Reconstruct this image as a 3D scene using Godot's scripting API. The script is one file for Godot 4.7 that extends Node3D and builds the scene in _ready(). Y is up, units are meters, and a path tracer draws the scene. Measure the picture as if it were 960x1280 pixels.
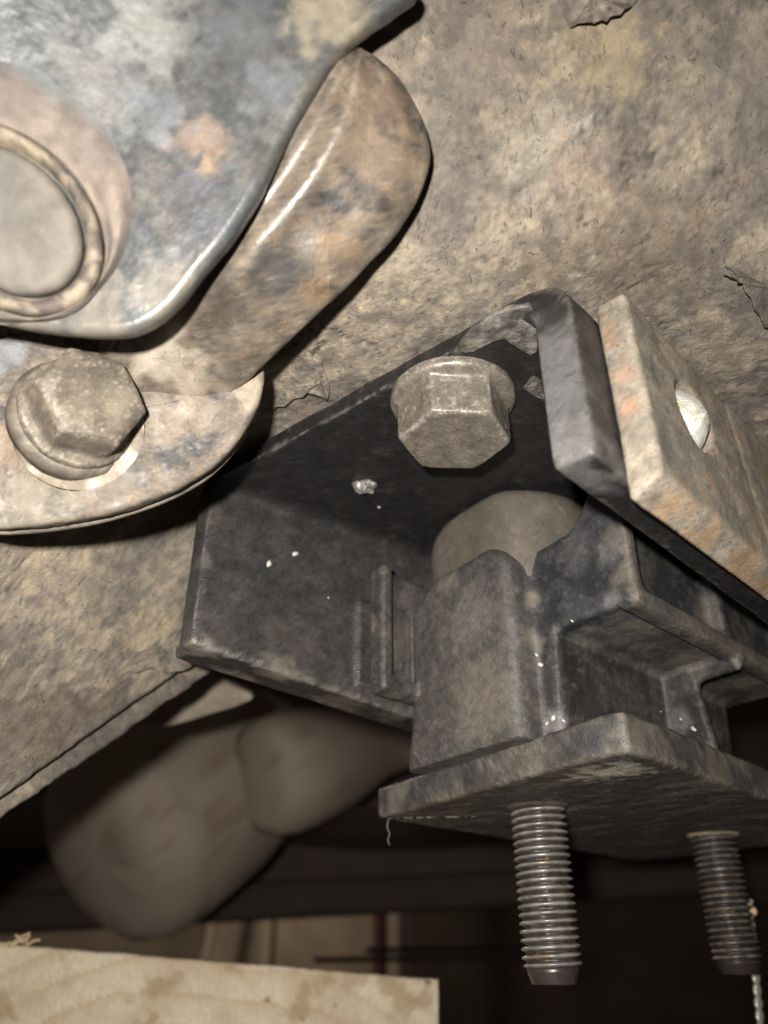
extends Node3D
# Underside of a vehicle lit by a hand lamp held beside the camera: channel bracket, rubber mount with two studs, clamp bracket, arm.

const EYE := Vector3(0.0, 0.5, 0.0)
const FPX := 967.0            # focal length in pixels of the 960 x 1280 photograph
const CP := 0.8660254         # camera pitched up by 30 degrees
const SP := 0.5
const CH_T := 0.0930          # underside of the channel's top plate above the eye

var mats := {}
var fine_grit: Texture2D
var base_at := Vector3.ZERO
var noises := {}
var names := {}
var ridge_a := Vector3.ZERO
var ridge_b := Vector3.ZERO

# ---------------------------------------------------------------- measuring
func ray(u: float, v: float) -> Vector3:      # x, up, forward for a depth of 1
	var a := (u - 480.0) / FPX
	var b := (640.0 - v) / FPX
	return Vector3(a, b * CP + SP, CP - b * SP)

func at(x: float, up: float, fwd: float) -> Vector3:
	return EYE + Vector3(x, up, -fwd)

func pt(u: float, v: float, d: float) -> Vector3:
	var r := ray(u, v)
	return at(r.x * d, r.y * d, r.z * d)

func on_level(u: float, v: float, y: float) -> Vector3:
	var r := ray(u, v)
	var d := y / r.y
	return at(r.x * d, y, r.z * d)

func upright(u: float, v: float, f: float) -> Vector3:   # on a vertical plane a given way ahead
	var r := ray(u, v)
	return at(r.x * f / r.z, r.y * f / r.z, f)

func on_plane(u: float, v: float, p0: Vector3, n: Vector3) -> Vector3:
	var r := ray(u, v)
	var w := Vector3(r.x, r.y, -r.z)
	return EYE + w * ((p0 - EYE).dot(n) / w.dot(n))

func cam_dir(x: float, y: float, z: float) -> Vector3:   # camera axes (z towards the viewer) to world
	return Vector3(x, y * CP - z * -SP * -1.0, z * CP + y * SP).normalized()

func pixel(p: Vector3) -> Vector3:
	var q := p - EYE
	var f := -q.z
	var d := f * CP + q.y * SP
	var c := q.y * CP - f * SP
	return Vector3(480.0 + FPX * q.x / d, 640.0 - FPX * c / d, d)

# ---------------------------------------------------------------- noise and meshes
func nz(s: int, freq: float, oct := 4, kind := FastNoiseLite.TYPE_SIMPLEX_SMOOTH) -> FastNoiseLite:
	var k := "%d_%f_%d_%d" % [s, freq, oct, kind]
	if not noises.has(k):
		var f := FastNoiseLite.new()
		f.seed = s
		f.frequency = freq
		f.noise_type = kind
		f.fractal_octaves = oct
		f.fractal_gain = 0.64 if oct >= 5 else 0.5
		f.fractal_type = FastNoiseLite.FRACTAL_FBM if oct > 1 else FastNoiseLite.FRACTAL_NONE
		noises[k] = f
	return noises[k]

class MB:
	var v := PackedVector3Array()
	var i := PackedInt32Array()
	var n := PackedVector3Array()
	var closed := true
	func normals() -> void:
		n = PackedVector3Array()
		n.resize(v.size())
		for k in range(0, i.size(), 3):
			var a := v[i[k]]
			var f := (v[i[k + 2]] - a).cross(v[i[k + 1]] - a)
			n[i[k]] += f
			n[i[k + 1]] += f
			n[i[k + 2]] += f
		for k in n.size():
			n[k] = n[k].normalized()
	func orient(eye: Vector3) -> void:
		var s := 0.0
		var o := v[0]
		for k in range(0, i.size(), 3):
			var a := v[i[k]]
			var f := (v[i[k + 2]] - a).cross(v[i[k + 1]] - a)
			s += f.dot(a - o) if closed else f.normalized().dot(eye - a) * f.length()
		if s < 0.0:
			for k in range(0, i.size(), 3):
				var t := i[k + 1]
				i[k + 1] = i[k + 2]
				i[k + 2] = t
		normals()
	func convexity() -> PackedFloat32Array:     # how far each point stands above its neighbours
		var sum := PackedVector3Array()
		var cnt := PackedFloat32Array()
		sum.resize(v.size())
		cnt.resize(v.size())
		for k in range(0, i.size(), 3):
			for j in 3:
				var a := i[k + j]
				var b := i[k + (j + 1) % 3]
				sum[a] += v[b]
				sum[b] += v[a]
				cnt[a] += 1.0
				cnt[b] += 1.0
		var r := PackedFloat32Array()
		r.resize(v.size())
		for k in v.size():
			var d := v[k] - sum[k] / maxf(cnt[k], 1.0)
			r[k] = d.dot(n[k])
		var mean := 0.0
		for k in range(0, i.size(), 3): mean += v[i[k]].distance_to(v[i[k + 1]])
		mean /= i.size() / 3.0
		for k in v.size(): r[k] /= mean
		return r
	func push(amount: Callable) -> void:
		for k in v.size():
			v[k] += n[k] * amount.call(v[k] * 1000.0, n[k])
		normals()
	func join(o: MB) -> void:
		var at0 := v.size()
		v.append_array(o.v)
		for k in o.i:
			i.append(k + at0)

func grid(nu: int, nv: int, f: Callable, wrap := false) -> MB:   # f(a, b) with a and b from 0 to 1
	var m := MB.new()
	m.closed = false
	var w := nu if wrap else nu + 1
	for j in nv + 1:
		for k in w:
			m.v.append(f.call(float(k) / nu, float(j) / nv))
	for j in nv:
		for k in nu:
			var a := j * w + k
			var b := j * w + (k + 1) % w
			m.i.append_array([a, b, a + w, b, b + w, a + w])
	return m

func rings(list: Array, cap_first := true, cap_last := true) -> MB:   # closed loops of equal length, joined; the ends are closed by a point
	var m := MB.new()
	var w: int = list[0].size()
	for r in list:
		m.v.append_array(r)
	for j in list.size() - 1:
		for k in w:
			var a := j * w + k
			var b := j * w + (k + 1) % w
			m.i.append_array([a, b, a + w, b, b + w, a + w])
	if cap_first:
		var c := Vector3.ZERO
		for q in list[0]: c += q
		m.v.append(c / w)
		for k in w: m.i.append_array([m.v.size() - 1, (k + 1) % w, k])
	if cap_last:
		var c := Vector3.ZERO
		for q in list[-1]: c += q
		m.v.append(c / w)
		var o := (list.size() - 1) * w
		for k in w: m.i.append_array([m.v.size() - 1, o + k, o + (k + 1) % w])
	return m

func lathe(profile: Array, n: int, origin: Vector3, axis: Vector3, side: Vector3) -> MB:   # profile of Vector2(radius, along axis), metres
	var x := (side - axis * side.dot(axis)).normalized()
	var y := axis.cross(x)
	var list := []
	for p in profile:
		var r := PackedVector3Array()
		for k in n:
			var t := TAU * k / n
			r.append(origin + axis * p.y + (x * cos(t) + y * sin(t)) * maxf(p.x, 1e-5))
		list.append(r)
	return rings(list)

# surface nets over a distance field in millimetres; place() turns local millimetres into the world
func nets(f: Callable, lo: Vector3, hi: Vector3, cell: float, place: Callable) -> MB:
	const B := 6
	var nb := Vector3i(((hi - lo) / (cell * B)).ceil())
	var d := nb * B + Vector3i.ONE
	var g := PackedFloat32Array()
	g.resize(d.x * d.y * d.z)
	g.fill(1e9)
	var sy := d.x
	var sz := d.x * d.y
	var reach := cell * B * 0.8660254 * 1.25 + cell * 2.0
	var active := []
	for bz in nb.z:
		for by in nb.y:
			for bx in nb.x:
				var c := lo + (Vector3(bx, by, bz) + Vector3.ONE * 0.5) * cell * B
				var dc: float = f.call(c)
				if absf(dc) < reach:
					active.append(Vector3i(bx, by, bz))
				elif dc < 0.0:
					for z in range(bz * B, bz * B + B + 1):
						for y in range(by * B, by * B + B + 1):
							for x in range(bx * B, bx * B + B + 1):
								var q := x + y * sy + z * sz
								if g[q] > 1e8: g[q] = dc
	for b in active:
		for z in range(b.z * B, b.z * B + B + 1):
			for y in range(b.y * B, b.y * B + B + 1):
				for x in range(b.x * B, b.x * B + B + 1):
					var q := x + y * sy + z * sz
					if absf(g[q]) > 1e7 or g[q] < -reach * 0.5:
						g[q] = f.call(lo + Vector3(x, y, z) * cell)
	var m := MB.new()
	var ids := {}
	var off := [0, 1, sy, 1 + sy, sz, 1 + sz, sy + sz, 1 + sy + sz]
	var edges := [[0, 1], [2, 3], [4, 5], [6, 7], [0, 2], [1, 3], [4, 6], [5, 7], [0, 4], [1, 5], [2, 6], [3, 7]]
	for b in active:
		for z in range(b.z * B, b.z * B + B):
			for y in range(b.y * B, b.y * B + B):
				for x in range(b.x * B, b.x * B + B):
					var q := x + y * sy + z * sz
					var neg := 0
					for k in 8:
						if g[q + off[k]] < 0.0: neg += 1
					if neg == 0 or neg == 8:
						continue
					var s := Vector3.ZERO
					var cnt := 0
					for e in edges:
						var ga: float = g[q + off[e[0]]]
						var gb: float = g[q + off[e[1]]]
						if (ga < 0.0) != (gb < 0.0):
							var t := clampf(ga / (ga - gb), 0.0, 1.0)
							var pa := Vector3(e[0] & 1, (e[0] >> 1) & 1, e[0] >> 2)
							var pb := Vector3(e[1] & 1, (e[1] >> 1) & 1, e[1] >> 2)
							s += pa.lerp(pb, t)
							cnt += 1
					ids[q] = m.v.size()
					m.v.append(place.call(lo + (Vector3(x, y, z) + s / cnt) * cell))
	for q in ids:
		for ax in 3:
			var step: int = [1, sy, sz][ax]
			var o1: int = [sy, sz, 1][ax]
			var o2: int = [sz, 1, sy][ax]
			var sa := g[q] < 0.0
			if sa == (g[q + step] < 0.0):
				continue
			if not (ids.has(q - o1) and ids.has(q - o2) and ids.has(q - o1 - o2)):
				continue
			var a: int = ids[q]
			var b: int = ids[q - o1]
			var c: int = ids[q - o1 - o2]
			var e: int = ids[q - o2]
			if sa: m.i.append_array([a, b, c, a, c, e])
			else: m.i.append_array([a, c, b, a, e, c])
	return m

func smin(a: float, b: float, k: float) -> float:
	var h := maxf(k - absf(a - b), 0.0) / k
	return minf(a, b) - h * h * k * 0.25

func smax(a: float, b: float, k: float) -> float:
	return -smin(-a, -b, k)

func box(p: Vector3, lo: Vector3, hi: Vector3, r: float) -> float:
	var q := (p - (lo + hi) * 0.5).abs() - (hi - lo) * 0.5 + Vector3.ONE * r
	return q.max(Vector3.ZERO).length() + minf(maxf(q.x, maxf(q.y, q.z)), 0.0) - r

# a plate from an outline of world points on a plane, rounded at its rims; the inside rings run to the nearest point of a spine
func plate(outline: Array, n: Vector3, thick: float, bevel: float, count: int, inner: int, spine: Array, lift = null) -> MB:
	var o: PackedVector3Array = even(outline, count)
	var c := Vector3.ZERO
	for p in o: c += p
	c /= count
	var turn := 0.0
	for k in count: turn += (o[k] - c).cross(o[(k + 1) % count] - c).dot(n)
	var out := PackedVector3Array()
	for k in count:
		var t := (o[(k + 1) % count] - o[(k + count - 1) % count]).normalized()
		out.append(t.cross(n) * signf(turn))
	var goal := PackedVector3Array()
	for k in count:
		var best := Vector3.ZERO
		var bd := 1e9
		for j in maxi(1, spine.size() - 1):
			var q: Vector3 = Geometry3D.get_closest_point_to_segment(o[k], spine[j], spine[mini(j + 1, spine.size() - 1)])
			if q.distance_to(o[k]) < bd:
				bd = q.distance_to(o[k])
				best = q
		goal.append(best)
	var list := []
	var put := func(inset: float, depth: float, f: float):
		var r := PackedVector3Array()
		for k in count:
			var p: Vector3 = goal[k].lerp(o[k] - out[k] * inset, f)
			if lift != null: p += n * lift.call(p)
			r.append(p - n * depth)
		list.append(r)
	for j in inner: put.call(bevel, 0.0, (j + 0.02) / inner)
	for j in 4:
		var t := PI * 0.5 * j / 3.0
		put.call(bevel * (1.0 - sin(t)), bevel * (1.0 - cos(t)), 1.0)
	var sides := maxi(2, int((thick - 2.0 * bevel) / 0.0008))
	for j in range(1, sides): put.call(0.0, bevel + (thick - 2.0 * bevel) * j / sides, 1.0)
	for j in 4:
		var t := PI * 0.5 * j / 3.0
		put.call(bevel * (1.0 - cos(t)), thick - bevel * (1.0 - sin(t)), 1.0)
	for j in 4: put.call(bevel, thick, 1.0 - (j + 1) / 4.05)
	return rings(list)

func even(pts: Array, count: int, closed := true) -> PackedVector3Array:   # resampled at even steps along a smooth curve
	var fine := PackedVector3Array()
	for k in (pts.size() if closed else pts.size() - 1):
		fine.append(pts[k])
	if not closed: fine.append(pts[-1])
	var total := 0.0
	var m := fine.size() if closed else fine.size() - 1
	for k in m: total += fine[k].distance_to(fine[(k + 1) % fine.size()])
	var r := PackedVector3Array()
	var k0 := 0
	var run := 0.0
	for j in count:
		var want := total * j / (count if closed else count - 1)
		while k0 < m - 1 and run + fine[k0].distance_to(fine[(k0 + 1) % fine.size()]) < want:
			run += fine[k0].distance_to(fine[(k0 + 1) % fine.size()])
			k0 += 1
		var a := fine[k0]
		var b := fine[(k0 + 1) % fine.size()]
		r.append(a.lerp(b, clampf((want - run) / maxf(a.distance_to(b), 1e-9), 0.0, 1.0)))
	return r

func curve(pts: Array, per := 8, closed := true) -> Array:   # Catmull-Rom through the points
	var r := []
	var n := pts.size()
	for k in (n if closed else n - 1):
		var p0: Vector3 = pts[(k + n - 1) % n] if closed or k > 0 else pts[k]
		var p1: Vector3 = pts[k]
		var p2: Vector3 = pts[(k + 1) % n]
		var p3: Vector3 = pts[(k + 2) % n] if closed or k + 2 < n else p2
		for j in per:
			r.append(p1.cubic_interpolate(p2, p0, p3, float(j) / per))
	if not closed: r.append(pts[-1])
	return r

func tube(path: PackedVector3Array, radius: float, n: int, flat := 1.0) -> MB:
	var list := []
	for k in path.size():
		var t := (path[mini(k + 1, path.size() - 1)] - path[maxi(k - 1, 0)]).normalized()
		var x := t.cross(Vector3(0.31, 0.2, 0.93)).normalized()
		var y := t.cross(x)
		var r := PackedVector3Array()
		for j in n:
			r.append(path[k] + (x * cos(TAU * j / n) + y * sin(TAU * j / n) * flat) * radius)
		list.append(r)
	return rings(list)

# where a pixel of the photograph lies on a mesh: [place, normal]
func snap(m: MB, u: float, v: float) -> Array:
	var best := [Vector3.ZERO, Vector3.UP]
	var bd := 1e9
	for k in m.v.size():
		var q := pixel(m.v[k])
		var off := Vector2(q.x - u, q.y - v).length()
		if off > 40.0 or m.n[k].dot(EYE - m.v[k]) < 0.0: continue
		var s := off * 0.05 + (0.0 if off < 4.0 else 10.0) + q.z * 20.0
		if s < bd:
			bd = s
			best = [m.v[k], m.n[k]]
	return best

# ---------------------------------------------------------------- things
func numbered(called: String) -> String:
	names[called] = names.get(called, 0) + 1
	return called if names[called] == 1 else "%s_%03d" % [called, names[called] - 1]

func thing(called: String, label: String, category: String, base: Vector3, group := "") -> Node3D:
	var o := Node3D.new()
	o.name = numbered(called)
	add_child(o)
	o.position = base
	base_at = base
	o.set_meta("label", label)
	o.set_meta("category", category)
	if group: o.set_meta("group", group)
	return o

# commits a mesh as one named part; paint(place in mm, normal) gives its colour, dabs are patches of another colour
func part(called: String, m: MB, mat: Material, parent: Node3D, paint = null, dabs := [], edge := [], base := Vector3.INF) -> MeshInstance3D:
	var origin := base_at if base == Vector3.INF else base
	if m.n.size() != m.v.size(): m.normals()
	var arr := []
	arr.resize(Mesh.ARRAY_MAX)
	if paint != null:
		var col := PackedColorArray()
		col.resize(m.v.size())
		var wob := nz(91, 0.25, 3)
		var curl := m.convexity() if edge else PackedFloat32Array()
		for k in m.v.size():
			var p := m.v[k] * 1000.0
			var c: Color = paint.call(p, m.n[k])
			for d in dabs:
				var e: float = p.distance_to(d[0] * 1000.0) / d[1]
				if e < 1.8:
					e += wob.get_noise_3dv(p) * d[4]
					c = c.lerp(d[2], d[3] * (1.0 - smoothstep(0.35, 1.15, e)))
			if edge: c = c.lerp(edge[0], edge[1] * smoothstep(edge[2], edge[2] + 0.16, curl[k] * (1.0 + 1.1 * wob.get_noise_3dv(p * 2.0))))
			col[k] = c
		arr[Mesh.ARRAY_COLOR] = col
	for k in m.v.size(): m.v[k] -= origin
	arr[Mesh.ARRAY_VERTEX] = m.v
	arr[Mesh.ARRAY_NORMAL] = m.n
	arr[Mesh.ARRAY_INDEX] = m.i
	var am := ArrayMesh.new()
	am.add_surface_from_arrays(Mesh.PRIMITIVE_TRIANGLES, arr)
	am.surface_set_material(0, mat)
	var o := MeshInstance3D.new()
	o.name = called
	o.mesh = am
	parent.add_child(o, true)
	return o

# short scuffs, fibres and pits scattered over a tile
func scuff_tex(s: int, strokes: int, length: int, ground: float, dark: float, light: float) -> ImageTexture:
	var rng := RandomNumberGenerator.new()
	rng.seed = s
	var im := Image.create_empty(1024, 1024, false, Image.FORMAT_RGB8)
	im.fill(Color(ground, ground, ground))
	var drift := nz(s, 0.004, 2)
	for k in strokes:
		var x := rng.randf() * 1024.0
		var y := rng.randf() * 1024.0
		var t := drift.get_noise_2d(x, y) * 5.0 + rng.randf_range(-0.8, 0.8)
		var c := lerpf(ground, dark if rng.randf() < 0.6 else light, pow(rng.randf(), 1.5))
		var w := 1 + int(rng.randf() * rng.randf() * 3.0)
		for j in int(length * pow(rng.randf(), 2.0)) + 1:
			im.fill_rect(Rect2i(posmod(int(x), 1024), posmod(int(y), 1024), w, w), Color(c, c * 0.985, c * 0.96))
			t += rng.randf_range(-0.35, 0.35)
			x += cos(t) * maxf(1.0, w * 0.8)
			y += sin(t) * maxf(1.0, w * 0.8)
	return ImageTexture.create_from_image(im)

func noise_tex(s: int, freq: float, oct: int, lo: float, hi: float, kind := FastNoiseLite.TYPE_SIMPLEX_SMOOTH, tint := Color.WHITE, ret := -1, side := 512, gain := 0.5, from := 0.0, to := 1.0) -> NoiseTexture2D:
	var f := FastNoiseLite.new()
	f.seed = s
	f.frequency = freq
	f.noise_type = kind
	f.fractal_octaves = oct
	f.fractal_gain = gain
	if ret >= 0: f.cellular_return_type = ret
	var t := NoiseTexture2D.new()
	t.width = side
	t.height = side
	t.seamless = true
	t.noise = f
	var g := Gradient.new()
	g.set_offset(0, from)
	g.set_offset(1, to)
	g.set_color(0, Color(lo, lo, lo))
	g.set_color(1, Color(hi * tint.r, hi * tint.g, hi * tint.b))
	t.color_ramp = g
	return t

func material(called: String, rough: float, metal: float, grain: Texture2D, bump: Texture2D, tile: float, depth_mm: float, rough_tex: Texture2D = null, over: Texture2D = null, over_tile := 0.09) -> StandardMaterial3D:
	var m := StandardMaterial3D.new()
	m.resource_name = called
	m.vertex_color_use_as_albedo = true
	m.roughness = rough
	m.metallic = metal
	m.uv1_triplanar = true
	m.uv1_world_triplanar = true
	m.uv1_triplanar_sharpness = 7.0
	m.uv1_scale = Vector3.ONE / tile
	m.uv1_offset = Vector3(0.371, 0.153, 0.619)
	if grain:
		m.albedo_texture = grain
		m.albedo_color = (Color(1.32, 1.32, 1.32) * (1.25 if over or fine_grit else 1.0)).linear_to_srgb()
		var second := over if over else fine_grit
		if second:       # a second, finer grain over the first
			m.detail_enabled = true
			m.detail_blend_mode = BaseMaterial3D.BLEND_MODE_MUL
			m.detail_uv_layer = BaseMaterial3D.DETAIL_UV_2
			m.detail_albedo = second
			m.uv2_triplanar = true
			m.uv2_world_triplanar = true
			m.uv2_triplanar_sharpness = 7.0
			m.uv2_scale = Vector3.ONE / (over_tile if over else tile * 0.43)
	if rough_tex:
		m.roughness_texture = rough_tex
	if bump:
		m.heightmap_enabled = true
		m.heightmap_texture = bump
		m.heightmap_scale = depth_mm * 0.1
	mats[called] = m
	return m

func lin(r: float, g: float, b: float) -> Color:
	return Color(r, g, b)

# ---------------------------------------------------------------- casing
func casing_up(x: float, f: float) -> float:
	var y := 0.0990
	var a := -x - 0.048 + 0.5 * (f - 0.150)
	y -= 1.60 * smoothstep(0.045, 0.120, f) * minf((a + sqrt(a * a + 0.00003)) * 0.5, 0.085)
	var b := 0.088 - f
	y += 1.40 * (b + sqrt(b * b + 0.00008)) * 0.5
	return y

func casing_edge(x: float) -> float:
	return clampf(0.190 + 0.618 * (x + 0.049), 0.09, 0.206)

func on_casing(u: float, v: float, lift := 0.0) -> Vector3:
	var r := ray(u, v)
	var d := 0.05
	while d < 0.4 and r.y * d < casing_up(r.x * d, r.z * d):
		d += 0.0005
	d -= lift
	return at(r.x * d, r.y * d, r.z * d)

func channel_place(p: Vector3) -> Vector3:     # across, up, along in millimetres
	var k := p.x / 90.8
	var c := Vector2(0.824, 0.567).lerp(Vector2(0.70, 0.714), clampf(k, -0.2, 1.2))
	return at(-0.0389 + (p.x * 0.731 + p.z * c.x) * 0.001, p.y * 0.001, 0.1533 + (-p.x * 0.683 + p.z * c.y) * 0.001)

func mount_place(p: Vector3) -> Vector3:       # along, up, across (away from the camera) in millimetres
	return at(0.0405 + (p.x * 0.72 - p.z * 0.55) * 0.001, p.y * 0.001, 0.123 + (p.x * 0.694 + p.z * 0.835) * 0.001)

func hex(x: float, y: float, inner: float) -> float:   # distance to a hexagon with flats at 0, 60, ... degrees
	var d := -1e9
	for k in 3:
		d = maxf(d, absf(x * cos(PI / 3 * k) + y * sin(PI / 3 * k)) - inner)
	return d

func speck(m: MB, u: float, v: float, size: float, parent: Node3D, col: Color, mat: String, called := "dirt_speck", long := 1.0, back := Vector3.ZERO) -> void:
	var s := snap(m, u, v)
	var rng := RandomNumberGenerator.new()
	rng.seed = int(u * 131 + v)
	var prof := [Vector2(0.0, 0.55), Vector2(0.55, 0.45), Vector2(0.95, 0.1), Vector2(1.0, -0.3)]
	var pr := []
	for p in prof: pr.append(p * size * 0.001)
	var b := lathe(pr, 9, Vector3.ZERO, Vector3.UP, Vector3.RIGHT)
	var x: Vector3 = s[1].cross(Vector3(0.3, 0.8, 0.5)).normalized()
	var q := Basis(x, s[1], x.cross(s[1])) * Basis(Vector3.UP, rng.randf() * TAU) * Basis.from_scale(Vector3(long, 1.0, 1.0))
	for k in b.v.size():
		b.v[k] = s[0] + back + q * (b.v[k] * rng.randf_range(0.7, 1.25))
	b.orient(EYE)
	part(called, b, mats[mat], parent, func(_p, _n): return col)

func _ready() -> void:
	# ---- camera
	var cam := Camera3D.new()
	cam.name = "camera"
	var lens := CameraAttributesPhysical.new()
	lens.frustum_focal_length = 12.0 * FPX / 640.0
	lens.frustum_focus_distance = 0.143
	lens.exposure_aperture = 9.5
	lens.frustum_near = 0.01
	lens.frustum_far = 30.0
	cam.attributes = lens
	add_child(cam)
	cam.position = EYE
	cam.rotation_degrees = Vector3(30, 0, 0)
	cam.current = true
	# ---- surroundings: a dark space under the vehicle
	var env := Environment.new()
	env.background_mode = Environment.BG_COLOR
	env.background_color = Color(0.175, 0.158, 0.148)
	env.tonemap_mode = Environment.TONE_MAPPER_LINEAR
	env.tonemap_exposure = 1.0
	env.sdfgi_enabled = true
	env.ssao_enabled = true
	env.ssil_enabled = true
	var we := WorldEnvironment.new()
	we.name = "surroundings"
	we.environment = env
	add_child(we)
	# ---- the hand lamp beside and just behind the lens
	var lamp := AreaLight3D.new()
	lamp.name = "hand_lamp"
	lamp.area_size = Vector2(0.007, 0.007)
	lamp.area_normalize_energy = true
	lamp.light_energy = 0.098
	lamp.light_color = Color(1.0, 0.98, 0.955)
	lamp.shadow_enabled = true
	add_child(lamp)
	lamp.position = EYE + cam.basis * Vector3(-0.014, 0.016, 0.025)
	lamp.look_at(pt(150, 1150, 0.3), Vector3.UP)
	# a weak lamp far behind, in the workshop, that lights its wall
	var shop := OmniLight3D.new()
	shop.name = "workshop_lamp"
	shop.light_color = Color(1.0, 0.93, 0.84)
	shop.light_energy = 0.30
	shop.light_size = 0.05
	shop.shadow_enabled = true
	add_child(shop)
	shop.position = at(-0.55, 0.75, 1.35)

	materials()
	build_casing()
	build_arm()
	build_clamp()
	build_channel()
	build_mount()
	build_rusty()
	build_background()

func materials() -> void:
	fine_grit = noise_tex(9, 0.09, 5, 0.74, 1.0, FastNoiseLite.TYPE_SIMPLEX_SMOOTH, Color.WHITE, -1, 1024, 0.75, 0.28, 0.62)
	var fine := noise_tex(1, 0.012, 7, 0.90, 1.0, FastNoiseLite.TYPE_SIMPLEX_SMOOTH, Color.WHITE, -1, 512, 0.72, 0.3, 0.7)
	var fine2 := noise_tex(2, 0.014, 7, 0.89, 1.0, FastNoiseLite.TYPE_SIMPLEX_SMOOTH, Color.WHITE, -1, 512, 0.75, 0.3, 0.7)
	var sand := noise_tex(7, 0.09, 6, 0.0, 1.0, FastNoiseLite.TYPE_SIMPLEX_SMOOTH, Color.WHITE, -1, 1024, 0.62)
	var soil := noise_tex(8, 0.008, 8, 0.85, 1.0, FastNoiseLite.TYPE_SIMPLEX_SMOOTH, Color.WHITE, -1, 1024, 0.74, 0.3, 0.7)
	var rough_bump := noise_tex(3, 0.09, 6, 0.0, 1.0)
	var pit := noise_tex(4, 0.05, 3, 1.0, 0.0, FastNoiseLite.TYPE_CELLULAR)
	var wrinkle := noise_tex(5, 0.035, 2, 0.0, 1.0, FastNoiseLite.TYPE_CELLULAR, Color.WHITE, FastNoiseLite.RETURN_DISTANCE2_SUB)
	var gloss := noise_tex(6, 0.02, 5, 0.55, 1.25)
	var scuff := scuff_tex(5, 20000, 7, 0.84, 0.5, 1.0)
	var scratch := scuff_tex(6, 6000, 30, 0.80, 0.62, 1.0)
	var patch := noise_tex(10, 0.012, 8, 0.84, 1.0, FastNoiseLite.TYPE_SIMPLEX_SMOOTH, Color(1.0, 0.99, 0.965), -1, 1024, 0.68, 0.36, 0.62)
	material("grime", 0.95, 0.0, patch, sand, 0.075, 0.11, null, scuff, 0.085)
	material("arm_steel", 0.46, 0.1, fine, rough_bump, 0.040, 0.03, gloss)
	material("worn_steel", 0.74, 0.0, fine2, rough_bump, 0.050, 0.03, gloss, scratch, 0.06)
	material("strap_steel", 0.42, 0.05, fine2, rough_bump, 0.040, 0.03, gloss, scratch, 0.06)
	material("bush", 0.75, 0.0, fine, rough_bump, 0.03, 0.06)
	material("bolt", 0.66, 0.1, fine2, sand, 0.04, 0.08, gloss)
	material("flange_bolt", 0.42, 0.2, fine2, sand, 0.04, 0.04, gloss, scratch, 0.05)
	material("black_paint", 0.48, 0.0, soil, sand, 0.050, 0.10, gloss, scratch, 0.07)
	material("rubber", 0.72, 0.0, soil, sand, 0.050, 0.18, gloss, scuff, 0.06)
	material("snubber", 0.8, 0.0, fine, rough_bump, 0.04, 0.04, null, scratch, 0.08)
	material("rust", 0.88, 0.05, soil, sand, 0.060, 0.10, null, scuff, 0.07)
	material("thread", 0.36, 0.45, fine2, null, 0.01, 0.0)
	material("far_steel", 0.8, 0.0, null, null, 0.06, 0.0)
	material("wood", 0.8, 0.0, null, rough_bump, 0.03, 0.15)
	material("plain", 0.75, 0.0, fine, null, 0.05, 0.0)
	material("bright", 0.25, 0.3, null, rough_bump, 0.01, 0.2)
	material("clear", 0.12, 0.0, null, null, 0.02, 0.0)
	var w := material("wrinkled", 0.62, 0.0, soil, wrinkle, 0.022, 0.08, null, scratch, 0.06)
	w.resource_name = "wrinkled"

func grime_color(p: Vector3, _n: Vector3) -> Color:
	var crust := smoothstep(-0.15, 0.2, nz(11, 0.045, 6).get_noise_3dv(p))
	var spot := smoothstep(0.12, 0.5, nz(12, 0.14, 5).get_noise_3dv(p))
	var dark := smoothstep(0.02, 0.45, nz(13, 0.055, 6).get_noise_3dv(p))
	var pink := smoothstep(0.25, 0.5, nz(14, 0.07, 5).get_noise_3dv(p))
	var c := lin(0.152, 0.133, 0.115).lerp(lin(0.24, 0.205, 0.162), crust)
	c = c.lerp(lin(0.35, 0.295, 0.215), spot * 0.7 * crust)
	c = c.lerp(lin(0.145, 0.125, 0.112), dark * 0.75)
	c = c.lerp(lin(0.27, 0.205, 0.16), pink * 0.4)
	var split := smoothstep(0.035, 0.012, absf(nz(23, 0.05, 5).get_noise_3dv(p))) * smoothstep(0.0, 0.3, nz(24, 0.02, 2).get_noise_3dv(p))
	c = c.lerp(lin(0.06, 0.048, 0.038), 0.7 * split)
	var rub := Geometry3D.get_closest_point_to_segment(p, ridge_a, ridge_b).distance_to(p) + 0.9 * nz(21, 0.4, 4).get_noise_3dv(p)
	c = c.lerp(lin(0.46, 0.45, 0.43), 0.85 * smoothstep(1.4, 0.4, rub) * smoothstep(-0.45, 0.0, nz(22, 0.5, 4).get_noise_3dv(p)))
	var pits := smoothstep(0.35, 0.6, nz(19, 0.5, 3).get_noise_3dv(p))
	return c.lerp(lin(0.07, 0.055, 0.042), pits * 0.6) * (1.0 + 0.45 * nz(15, 0.7, 4).get_noise_3dv(p))

func grime_push(p: Vector3, _n: Vector3) -> float:
	var crust := smoothstep(-0.05, 0.10, nz(11, 0.045, 6).get_noise_3dv(p))
	var rub := Geometry3D.get_closest_point_to_segment(p, ridge_a, ridge_b).distance_to(p)
	var split := smoothstep(0.035, 0.012, absf(nz(23, 0.05, 5).get_noise_3dv(p))) * smoothstep(0.0, 0.3, nz(24, 0.02, 2).get_noise_3dv(p))
	return 0.001 * (-0.45 * split + 0.8 * exp(-rub * rub / 2.0) + crust * 0.25 + 0.28 * nz(16, 0.06, 5).get_noise_3dv(p) + 0.12 * nz(17, 0.35, 3).get_noise_3dv(p) + 1.2 * nz(18, 0.012, 2).get_noise_3dv(p))

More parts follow.
